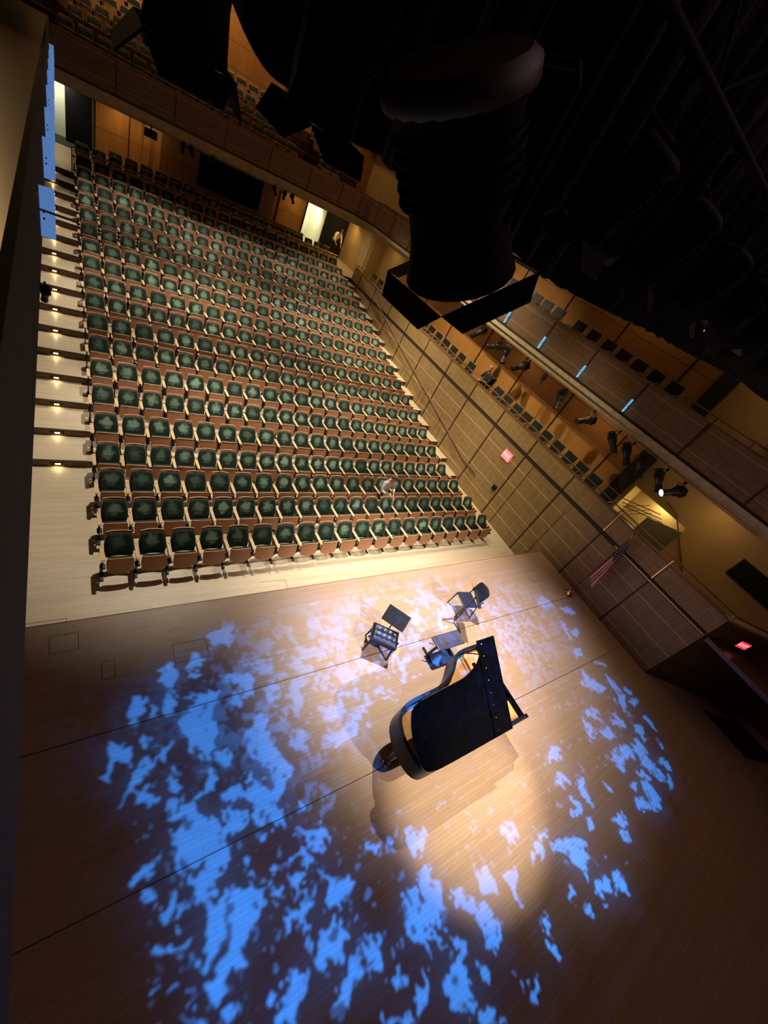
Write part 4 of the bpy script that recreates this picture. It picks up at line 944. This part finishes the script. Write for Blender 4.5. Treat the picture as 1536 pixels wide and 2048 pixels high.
# blue fins on the tier fronts
FL = MB(); FL.box(0, .12, -.008, .008, 0, .40)
def fin(loc, lab, mat, mirror, w=.12):
    t = empty('blue_lamp_fin', lab, 'lamp', loc, 0, 'blue lamps on the tier fronts')
    s = -1 if mirror else 1
    b = MB(); b.box(min(0, s * w), max(0, s * w), -.008, .008, 0, .40 if mirror else .45); part('diffuser', b, mat, t)
    b = MB()
    if mirror:
        b.box(-w * .55, -w * .45, -.012, -.006, .01, .39); b.box(-w, 0, -.012, -.006, .19, .205)
    else:
        b.cyl((.03, -.012, .17), (.03, 0, .17), .010, n=8); b.cyl((.03, -.012, .23), (.03, 0, .23), .010, n=8)
    part('fixing', b, 'gap', t)
LN = ['nearest', 'second nearest', 'third nearest', 'fourth nearest', 'fifth nearest', 'sixth nearest', 'seventh nearest', 'farthest']
for i, y in enumerate((5.87, 8.15, 10.4, 12.9, 15.4, 17.9, 20.4, 22.6)): fin((-.165, y, 5.82), LN[i] + ' of the blue glowing fins on the left tier front', 'blue', False)
for i, y in enumerate((5.52, 7.40, 9.28, 11.18)): fin((12.815, y, 5.81), LN[i] + ' to the stage of the blue lamps on the upper right parapet', 'blue2', True, .10)

# step lights
for k in range(1, 17):
    y = 9.12 + SY * (k - 1); z = RZ * k - .105
    t = empty('step_light', 'small glowing step light in the %s riser of the left aisle' % ORD[k - 1], 'step light', (-.20, y, z), 0, 'step lights of the left aisle')
    b = MB(); b.box(-.13, .13, -.012, .0, -.035, .035); part('frame', b, 'gap', t)
    b = MB(); b.box(-.05, .05, -.016, -.012, -.012, .02); part('lens', b, 'warm', t)
    l = bpy.data.lights.new('step_lamp', 'SPOT'); l.energy = 1.6; l.color = (1, .72, .36); l.shadow_soft_size = .02; l.spot_size = R_(150); l.spot_blend = .7
    o = bpy.data.objects.new('step_lamp', l); COL.objects.link(o); o.location = (-.20, y - .03, z + .02); o.rotation_euler = (R_(-25), 0, 0)
# ------------------------------------------------------------------ loose chairs in the boxes
def box_chair(lab, loc, rz):
    t = empty('box_chair', lab, 'chair', loc, rz)      # faces -Y locally
    b = MB(); b.obox((0, 0, .45), (.46, .44, .06)); part('seat', b, 'dkgreen', t, bevel=.015)
    b = MB(); b.obox((0, .22, .73), (.42, .05, .40), (R_(-10), 0, 0)); part('backrest', b, 'dkgreen', t, bevel=.015)
    b = MB(); b.tube([(-.225, .26, .50), (-.225, .275, .93), (.225, .275, .93), (.225, .26, .50)], .013, 6); part('back_frame', b, 'frame', t)
    for s in (-1, 1):
        b = MB(); b.tube([(s * .235, .22, .64), (s * .245, 0, .67), (s * .24, -.20, .64), (s * .225, -.21, .40)], .014, 6); part('armrest', b, 'frame', t)
        b = MB(); b.cyl((s * .22, -.2, .43), (s * .22, -.22, 0), .014, .012, 6); part('leg', b, 'frame', t)
        b = MB(); b.cyl((s * .22, .2, .43), (s * .22, .24, 0), .014, .012, 6); part('leg', b, 'frame', t)
    return t
CH = None
ys = [4.35, 5.0, 5.62, 6.17, 6.77, 7.38, 7.95, 8.5, 9.07, 9.68, 10.25] + [12.2, 12.95, 13.58, 14.2, 14.85, 15.5, 16.1, 16.75, 17.4, 18.05, 18.62] + [20.2, 20.95, 21.7]
for i, y in enumerate(ys):
    if i < 11: lab = 'dark chair in the lower right box, %s from the stage end' % ORD[i]; 
    elif i < 22: lab = 'dark chair beyond the seated figure in the lower right box, %s from that figure' % ORD[i - 11]
    else: lab = 'dark chair in the far corner group of the lower right box, %s of three' % ORD[i - 22]
    if CH is None: CH = t = box_chair(lab, (13.34, y, 2.86), R_(-90))
    else: t = dup(CH, lab, (13.34, y, 2.86), R_(-90))
    t['group'] = 'dark chairs in the lower right box'; t.scale = (1.03, 1.0, 1.0)
ys2 = [5.16, 5.8, 6.42, 7.03, 7.64, 8.3, 8.95, 9.98, 10.59, 11.15, 11.8, 12.5, 13.1]
for i, y in enumerate(ys2):
    t = dup(CH, 'dark chair in the upper right box, %s from the stage end' % ORD[i], (13.36, y, 6.15), R_(-90)); t['group'] = 'dark chairs in the upper right box'
b = MB(); b.box(12.97, 14.5, 4.9, 14, 6.0, 6.15); struct('floor', b, ['ledge'])
# bare frame chair between the two groups
t = empty('frame_stool', 'bare metal-framed seat standing between the dark chairs at the far end', 'stool', (13.35, 19.4, 2.86))
b = MB(); b.box(-.2, .2, -.28, .28, .50, .53); part('seat', b, 'riser', t)
for sx in (-1, 1):
    for sy in (-1, 1): b = MB(); b.cyl((sx * .18, sy * .25, .5), (sx * .18, sy * .25, 0), .014, n=6); part('leg', b, 'riser', t)
b = MB(); b.tube([(.18, -.25, .5), (.18, -.25, .92), (.18, .25, .92), (.18, .25, .5)], .014, 6); part('back_frame', b, 'riser', t)

# ------------------------------------------------------------------ theatre lanterns
def lantern(lab, loc, az, el, grp, scale=1.0, lit=None, hang=.34):
    """profile spotlight hanging from a clamp at loc; az = horizontal bearing, el = downward tilt"""
    t = empty('stage_light', lab, 'stage light', loc, az, grp); t.scale = (scale,) * 3
    b = MB(); b.box(-.03, .03, -.035, .035, -.05, .03); b.cyl((0, 0, -.05), (0, 0, -.09), .012, n=6); part('clamp', b, 'blackm', t)
    b = MB(); b.tube([(-.15, 0, -hang), (-.15, 0, -.12), (-.13, 0, -.09), (.13, 0, -.09), (.15, 0, -.12), (.15, 0, -hang)], .010, 6); part('yoke', b, 'blackm', t)
    from mathutils import Euler
    Rm = Euler((-el, 0, 0)).to_matrix()      # axis +Y locally, tilted down
    C_ = Vector((0, 0, -hang))
    def P(r, y): return C_ + Rm @ Vector((0, y, 0)), r
    b = MB()
    prof = [(-.30, .05), (-.28, .085), (-.16, .10), (-.05, .125), (.06, .125), (.09, .095), (.22, .09), (.23, .10), (.36, .10), (.38, .112), (.40, .112)]
    vs = []; nn = 14
    for y, r in prof:
        for i in range(nn):
            a = 2 * math.pi * i / nn; vs.append(C_ + Rm @ Vector((r * math.cos(a), y, r * math.sin(a))))
    b.add(vs, [(j * nn + i, j * nn + (i + 1) % nn, (j + 1) * nn + (i + 1) % nn, (j + 1) * nn + i) for j in range(len(prof) - 1) for i in range(nn)], True)
    b.add(vs[:nn], [tuple(range(nn))])
    for a in range(6): b.obox(C_ + Rm @ Vector((0, -.25 + .035 * a, 0)), (.22 + .012 * a, .008, .22 + .012 * a), (-el, 0, 0))
    bd = part('body', b, 'blackm', t)
    b = MB(); b.add([C_ + Rm @ Vector((.095 * math.cos(2 * math.pi * i / nn), .385, .095 * math.sin(2 * math.pi * i / nn))) for i in range(nn)], [tuple(range(nn - 1, -1, -1))]); part('lens', b, lit or 'glass', bd)
    b = MB()
    for s in (-1, 1): b.cyl((s * .11, 0, -hang), (s * .165, 0, -hang), .022, n=8)
    part('pivot_knob', b, 'blackm', t)
    b = MB(); b.tube([C_ + Rm @ Vector((0, -.3, 0)), C_ + Vector((.03, -.32, .02)), C_ + Vector((.05, -.22, .2)), Vector((.04, -.05, -.02))], .006, 5); part('cable', b, 'black', t)
    return t
# along the edge of the upper right tier
b = MB(); b.cyl((12.90, 1.0, 5.395), (12.90, 13.0, 5.395), .018, n=8); o = part('lighting_pipe', b, 'frame'); tag(o, 'long pale pipe under the upper right tier carrying spotlights', 'pipe')
TL = [(12.11, 75, 45), (10.98, 25, 30), (10.48, 160, 60), (9.5, 70, 35), (8.49, 100, 80), (7.5, 165, 65), (6.24, 75, 25), (5.21, 205, 45), (4.66, 200, 50), (4.12, 195, 60), (3.5, 190, 50), (2.95, 60, 30)]
for i, (y, az, el) in enumerate(TL):
    sc = .95 if i not in (4,) else .55
    lab = ('black spotlight under the upper right tier, %s from the rear' % ORD[i]) if i != 11 else 'lit spotlight with a glowing lens nearest the stage under the right tier'
    lantern(lab, (12.90, y, 5.347), R_(az), R_(el), 'spotlights under the upper right tier', sc, 'bulb' if i == 11 else None)
# under the rear balcony
RL = [(4.05, 23.5, 5.30, 170), (4.35, 23.5, 5.30, 200), (5.2, 23.5, 5.3, 150), (8.0, 23.6, 5.3, 200), (8.5, 23.6, 5.3, 160), (8.9, 23.6, 5.3, 190)]
for i, (x, y, z, az) in enumerate(RL):
    lantern('small black spotlight under the rear balcony edge, %s from the left' % ORD[i], (x, y, z + .08), R_(az), R_(40), 'spotlights under the rear balcony', .62)
t = empty('loudspeaker', 'black loudspeaker hung under the rear balcony above the honey panels', 'speaker', (2.95, 24.0, 5.04))
b = MB(); b.box(-.22, .22, -.12, .12, -.13, .13); part('cabinet', b, 'black', t, bevel=.01)
b = MB(); b.box(-.2, .2, -.128, -.12, -.11, .0); part('grille', b, 'iron', t)
b = MB(); b.box(-.02, .02, -.02, .02, .13, .34); part('bracket', b, 'blackm', t)
# small lamp clamped to the left tier
lantern('small black lamp clamped to the left tier edge above the aisle', (-.13, 4.75, 5.80), R_(10), R_(60), 'left tier lamp', .26)
# outrigger pipe
b = MB(); b.tube([(-.17, 5.3, 6.35), (-.17, 5.3, 6.22), (.0, 5.35, 6.20), (.12, 5.38, 6.19)], .012, 6); o = part('outrigger_pipe', b, 'frame'); tag(o, 'thin pale bracket arm crossing the blue fins on the left', 'bracket')

# ------------------------------------------------------------------ overhead: pipe, black border, hanging lanterns
b = MB(); b.cyl((-.6, 2.15, 8.83), (14.2, 2.15, 8.83), .03, n=10); b.cyl((-.6, 2.15, 9.25), (14.2, 2.15, 9.25), .03, n=10)
for k in range(30): b.cyl((-.5 + .5 * k, 2.15, 8.83 if k % 2 else 9.25), (.0 + .5 * k, 2.15, 9.25 if k % 2 else 8.83), .012, n=5)
o = part('lighting_truss', b, 'lampblack'); tag(o, 'black truss high over the stage front carrying large lanterns', 'truss')
b = MB(); vs = []; fs = []; NXD = 360
for i in range(NXD):
    x = .60 + 13.6 * i / (NXD - 1); y = 2.75 + .06 * math.sin(x * 21) + .03 * math.sin(x * 47 + 1)
    zb = float(np.interp(x, [.6, .68, .75, .85, 1.4, 2.6, 3.3, 4.5, 7, 9, 14], [7.94, 7.9, 7.84, 7.8, 7.77, 7.72, 7.67, 7.70, 7.76, 7.80, 7.70])) + .012 * math.sin(x * 23)
    vs += [(x, y, zb), (x, y, 12.0)]
for i in range(NXD - 1): a = 2 * i; fs.append((a, a + 2, a + 3, a + 1))
b.add(vs, fs, True); o = part('black_border', b, 'velour'); sm = o.modifiers.new('thickness', 'SOLIDIFY'); sm.thickness = .01
tag(o, 'black pleated border curtain hanging over the stage front', 'curtain')
BG = 'large black lanterns hanging over the stage front'
def big_lantern(lab, top, height, r, tilt, az, glint=None, doors=True, drop=0, dl=.5):
    """wash light: round head with a flared cap, square front with four barn doors"""
    t = empty('wash_light', lab, 'stage light', top, az, BG)
    from mathutils import Euler
    Rm = Euler((tilt, 0, 0)).to_matrix()
    b = MB(); b.obox((0, 0, drop), (.06, .08, .12)); b.cyl((0, 0, drop), (0, 0, -.16), .018, n=8); part('clamp', b, 'lampblack', t)
    b = MB(); b.tube([(-r * 1.15, 0, -.2 - height * .5), (-r * 1.15, 0, -.2), (-r, 0, -.15), (r, 0, -.15), (r * 1.15, 0, -.2), (r * 1.15, 0, -.2 - height * .5)], .016, 6); part('yoke', b, 'lampblack', t)
    C_ = Vector((0, 0, -.2 - height * .5)); nn = 22; H = height / 2
    prof = [(H * .95, r * .35), (H, r * .7), (H * .9, r * .98), (H * .8, r * 1.0), (H * .74, r * .88), (H * .2, r * .78), (-H * .3, r * .8), (-H * .62, r * .9), (-H * .72, r * .95)]
    b = MB(); vs = []
    for z, q in prof:
        for i in range(nn):
            a = 2 * math.pi * i / nn; vs.append(C_ + Rm @ Vector((q * math.cos(a), q * math.sin(a), z)))
    b.add(vs, [(j * nn + i, j * nn + (i + 1) % nn, (j + 1) * nn + (i + 1) % nn, (j + 1) * nn + i) for j in range(len(prof) - 1) for i in range(nn)], True)
    b.add(vs[:nn], [tuple(range(nn))])
    for k in range(5): b.cyl(C_ + Rm @ Vector((0, 0, H * (.55 - .12 * k))), C_ + Rm @ Vector((0, 0, H * (.55 - .12 * k) + .012)), r * .93, n=22)
    bd = part('body', b, 'lampblack', t)
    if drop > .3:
        b = MB(); b.lathe((0, 0, 0), [(r * .99, 0), (r * 1.03, .02), (r * 1.03, .07), (r * .9, .10)], 24); b.v = [tuple(C_ + Rm @ (Vector(v) + Vector((0, 0, H * .80)))) for v in b.v]; part('cap_highlight', b, 'caphighlight', bd)  # lighter ring paints a lit edge onto the cap
    b = MB(); b.add([C_ + Rm @ Vector((r * .8 * math.cos(2 * math.pi * i / nn), r * .8 * math.sin(2 * math.pi * i / nn), -H * .70)) for i in range(nn)], [tuple(range(nn))]); part('lens', b, 'iron', bd)
    if glint:
        b = MB(); b.obox(C_ + Rm @ Vector((r * .3, -r * .35, -H * .74)), (r * .62, r * .2, .012), (tilt, 0, .5)); part('glint_strip', b, glint, bd)  # glowing strip stands in for a glint on the lens
    if doors:
        for k, (sx, sy) in enumerate(((1, 0), (-1, 0), (0, 1), (0, -1))):
            fl_ = R_(28 + 8 * k); d = MB(); w = r * .95; h = H * dl
            base = Vector((sx * r * .95, sy * r * .95, -H * .72)); out = Vector((sx * math.sin(fl_), sy * math.sin(fl_), -math.cos(fl_))) * h
            side = Vector((-sy, sx, 0)) * w
            q = [base - side, base + side, base + side * .7 + out, base - side * .7 + out]; nrm = (q[1] - q[0]).cross(q[2] - q[0]).normalized() * .004
            vv = [C_ + Rm @ (p + nrm) for p in q] + [C_ + Rm @ (p - nrm) for p in q]
            d.add(vv, [(0, 1, 2, 3), (7, 6, 5, 4), (0, 4, 5, 1), (1, 5, 6, 2), (2, 6, 7, 3), (3, 7, 4, 0)]); part('barn_door', d, 'lampblack', bd)
    return t
big_lantern('large black lantern at the top left, hanging in front of the rear balcony', (.35, 2.15, 8.5), .66, .145, R_(8), 0, drop=.25, dl=.34)
big_lantern('second large black lantern from the left, ragged against the rear parapet', (.87, 2.15, 8.5), .64, .155, R_(10), .3, drop=.25, dl=.34)
big_lantern('biggest black lantern in the middle with barn doors and a highlight painted on its cap', (1.42, 1.85, 8.40), .86, .29, R_(38), R_(-90), drop=.33, dl=.26)
for i, x in enumerate((2.75, 3.6, 4.5, 5.4, 6.4, 7.7, 9.0, 10.4)):
    big_lantern('black lantern right of the biggest one over the stage, %s along the truss' % ORD[i], (x, 2.15, 8.72), .62, .17, R_(20 - 5 * (i % 3)), .3 * i, 'coolglint' if i in (1, 3, 5, 6) else None)


# ------------------------------------------------------------------ people
def person(lab, loc, rz, J, R, shirt, trous, hair='hair', skin='skin', hands=None, extra=None):
    """J joints (local, facing -Y), one skinned body with fingers; shirt, trousers and hair are children"""
    t = empty('person', lab, 'person', loc, rz)
    chains = [['pelvis', 'waist', 'chest', 'neck', 'head0', 'head1'], ['chest', 'lsh', 'lel', 'lwr', 'lpalm'], ['chest', 'rsh', 'rel', 'rwr', 'rpalm'], ['pelvis', 'lhip', 'lkn', 'lan', 'lto'], ['pelvis', 'rhip', 'rkn', 'ran', 'rto']]
    def build(name, chs, grow, mat, fingers=False, sub=2):
        vs = []; idx = {}; es = []; rr = []
        for c in chs:
            for a in c:
                if a not in idx: idx[a] = len(vs); vs.append(Vector(J[a])); rr.append(R[a] * grow.get(a, grow['*']))
            es += [(idx[c[i]], idx[c[i + 1]]) for i in range(len(c) - 1)]
        if fingers:
            for s in 'lr':
                w, p = Vector(J[s + 'wr']), Vector(J[s + 'palm']); d = (p - w).normalized(); side = d.cross(Vector((0, 0, 1))).normalized()
                if side.length < .5: side = Vector((1, 0, 0))
                up = side.cross(d)
                for k in range(4):
                    o = (k - 1.5) * .019; ln = (.062, .072, .068, .052)[k]
                    a = len(vs); vs += [p + side * o + d * .02, p + side * o + d * (.02 + ln * .5) - up * .008, p + side * o + d * (.02 + ln * .85) - up * .03]; rr += [.010, .009, .008]
                    es += [(idx[s + 'palm'], a), (a, a + 1), (a + 1, a + 2)]
                a = len(vs); vs += [w + d * .03 + side * .03, w + d * .055 + side * .048 - up * .01]; rr += [.012, .009]; es += [(idx[s + 'palm'], a), (a, a + 1)]
        me = bpy.data.meshes.new(name); me.from_pydata([tuple(v) for v in vs], es, []); me.materials.append(MAT[mat])
        o = link(name, me, t)
        sk = o.modifiers.new('skin', 'SKIN'); sk.use_smooth_shade = True; 
        for i, v in enumerate(me.skin_vertices[0].data if me.skin_vertices else []): v.radius = (rr[i], rr[i])
        if not me.skin_vertices:
            bm = bmesh.new(); bm.from_mesh(me); lay = bm.verts.layers.skin.verify(); bm.verts.ensure_lookup_table()
            for i, v in enumerate(bm.verts): v[lay].radius = (rr[i], rr[i]); v[lay].use_root = (i == 0)
            bm.to_mesh(me); bm.free()
        ss = o.modifiers.new('subdiv', 'SUBSURF'); ss.levels = sub; ss.render_levels = sub
        return o
    bd = build('body', chains, {'*': 1.0}, skin, True)
    build('shirt', [['pelvis', 'waist', 'chest', 'neckb'], ['chest', 'lsh', 'lel', 'lcuff'], ['chest', 'rsh', 'rel', 'rcuff']], {'*': 1.22}, shirt)
    build('trousers', [['waist0', 'pelvis'], ['pelvis', 'lhip', 'lkn', 'lan'], ['pelvis', 'rhip', 'rkn', 'ran']], {'*': 1.2}, trous)
    h0, h1 = Vector(J['head0']), Vector(J['head1']); up = (h1 - h0).normalized(); fw = Vector(J['look']).normalized(); fw = (fw - up * fw.dot(up)).normalized(); sd = fw.cross(up)
    c = (h0 + h1) / 2
    def put(name, rx, ry, rz_, off, mat, cut=None):
        b = MB(); n_, m2 = 16, 10; vs = []
        for j in range(m2 + 1):
            ph = math.pi * j / m2
            for i in range(n_):
                a = 2 * math.pi * i / n_; q = Vector((rx * math.sin(ph) * math.cos(a), ry * math.sin(ph) * math.sin(a), -rz_ * math.cos(ph)))
                if cut and q.y > .02 and q.z < .05: q.y = .02
                vs.append(c + sd * (q.x + off[0]) + fw * (q.y + off[1]) + up * (q.z + off[2]))
        b.add(vs, [(j * n_ + i, j * n_ + (i + 1) % n_, (j + 1) * n_ + (i + 1) % n_, (j + 1) * n_ + i) for j in range(m2) for i in range(n_)], True)
        return part(name, b, mat, t)
    put('hair', .088, .105, .115, (0, -.018, .022), hair, True)
    put('nose', .014, .02, .02, (0, .088, -.01), skin); put('mouth', .024, .01, .006, (0, .08, -.05), 'joint')
    for s in (-1, 1): put('ear', .012, .022, .03, (s * .08, 0, 0), skin); put('eye', .012, .008, .007, (s * .03, .079, .018), 'shoe')
    for s in 'lr':
        a, q = Vector(J[s + 'an']), Vector(J[s + 'to']); b = MB(); m3 = (a + q) / 2
        b.ball((m3.x, m3.y - .01, m3.z - .005), .06, 10, 7, (.75, 2.1, .75)); part('shoe', b, 'shoe', t)
    if extra: extra(t)
    return t
RAD = dict(pelvis=.125, waist=.115, waist0=.11, chest=.14, neck=.058, neckb=.075, head0=.068, head1=.085, lsh=.062, rsh=.062, lel=.044, rel=.044, lcuff=.036, rcuff=.036, lwr=.028, rwr=.028, lpalm=.032, rpalm=.032, lhip=.088, rhip=.088, lkn=.062, rkn=.062, lan=.042, ran=.042, lto=.035, rto=.035)
# reading man, seated
J = dict(pelvis=(0, .02, .54), waist=(0, .04, .68), waist0=(0, .03, .62), chest=(0, -.02, .92), neckb=(0, -.06, 1.07), neck=(0, -.08, 1.10), head0=(0.0, -.13, 1.16), head1=(.0, -.17, 1.27), look=(0, -1, -1.2),
         lsh=(-.18, -.03, 1.0), lel=(-.26, -.10, .74), lcuff=(-.18, -.24, .70), lwr=(-.10, -.32, .70), lpalm=(-.05, -.37, .70), rsh=(.18, -.03, 1.0), rel=(.25, -.12, .74), rcuff=(.17, -.25, .70), rwr=(.10, -.32, .70), rpalm=(.06, -.38, .70),
         lhip=(-.10, -.02, .53), lkn=(-.15, -.44, .52), lan=(-.15, -.44, .10), lto=(-.16, -.58, .04), rhip=(.10, -.02, .53), rkn=(.14, -.42, .55), ran=(.16, -.50, .10), rto=(.17, -.64, .04))
def strap(t):
    b = MB(); vs = []
    for k in range(14):
        u = k / 13; x = .13 - .28 * u; y = -.20 + .06 * math.cos(u * 3.1) * -1; z = 1.06 - .36 * u; vs += [(x - .02, y, z), (x + .02, y, z + .012)]
    b.add(vs, [(2 * i, 2 * i + 2, 2 * i + 3, 2 * i + 1) for i in range(13)], True); o = part('strap', b, 'black', t, label='dark shoulder strap'); m_ = o.modifiers.new('t', 'SOLIDIFY'); m_.thickness = .006
hn, hp, hz, hy = row_info(HERO[0])
person('person in a pale shirt seated alone in the third row, head bowed over their hands', (.445 + hp * (HERO[1] + .5), hy, hz), R_(8), J, RAD, 'white', 'khaki', 'hair', extra=strap)
# person bending at the rear door
J2 = dict(pelvis=(0, .12, .90), waist=(0, .04, 1.03), waist0=(0, .08, .98), chest=(0, -.12, 1.24), neckb=(0, -.22, 1.35), neck=(0, -.25, 1.38), head0=(0, -.31, 1.43), head1=(0, -.38, 1.53), look=(0, -1, -.8),
          lsh=(-.19, -.15, 1.31), lel=(-.30, -.22, 1.05), lcuff=(-.28, -.32, .92), lwr=(-.26, -.40, .86), lpalm=(-.24, -.46, .83), rsh=(.19, -.15, 1.31), rel=(.28, -.2, 1.04), rcuff=(.26, -.26, .88), rwr=(.25, -.3, .80), rpalm=(.25, -.33, .74),
          lhip=(-.10, .12, .87), lkn=(-.12, .04, .50), lan=(-.12, .12, .10), lto=(-.12, -.02, .04), rhip=(.10, .12, .87), rkn=(.12, .02, .50), ran=(.14, .16, .10), rto=(.14, .02, .04))
person('person in a cream shirt and dark trousers bending forward by the rear right door', (13.0, 26.3, ZP), R_(15), J2, RAD, 'cream_shirt', 'trouser', 'darkhair')
# person in the right box
person('person in a dark shirt seated among the dark chairs of the lower right box', (13.68, 11.2, 2.86), R_(-90), J, RAD, 'dkshirt', 'trouser', 'skin')
dup(CH, 'dark chair under the seated figure in the lower right box', (13.72, 11.2, 2.86), R_(-90))['group'] = 'dark chairs in the lower right box'
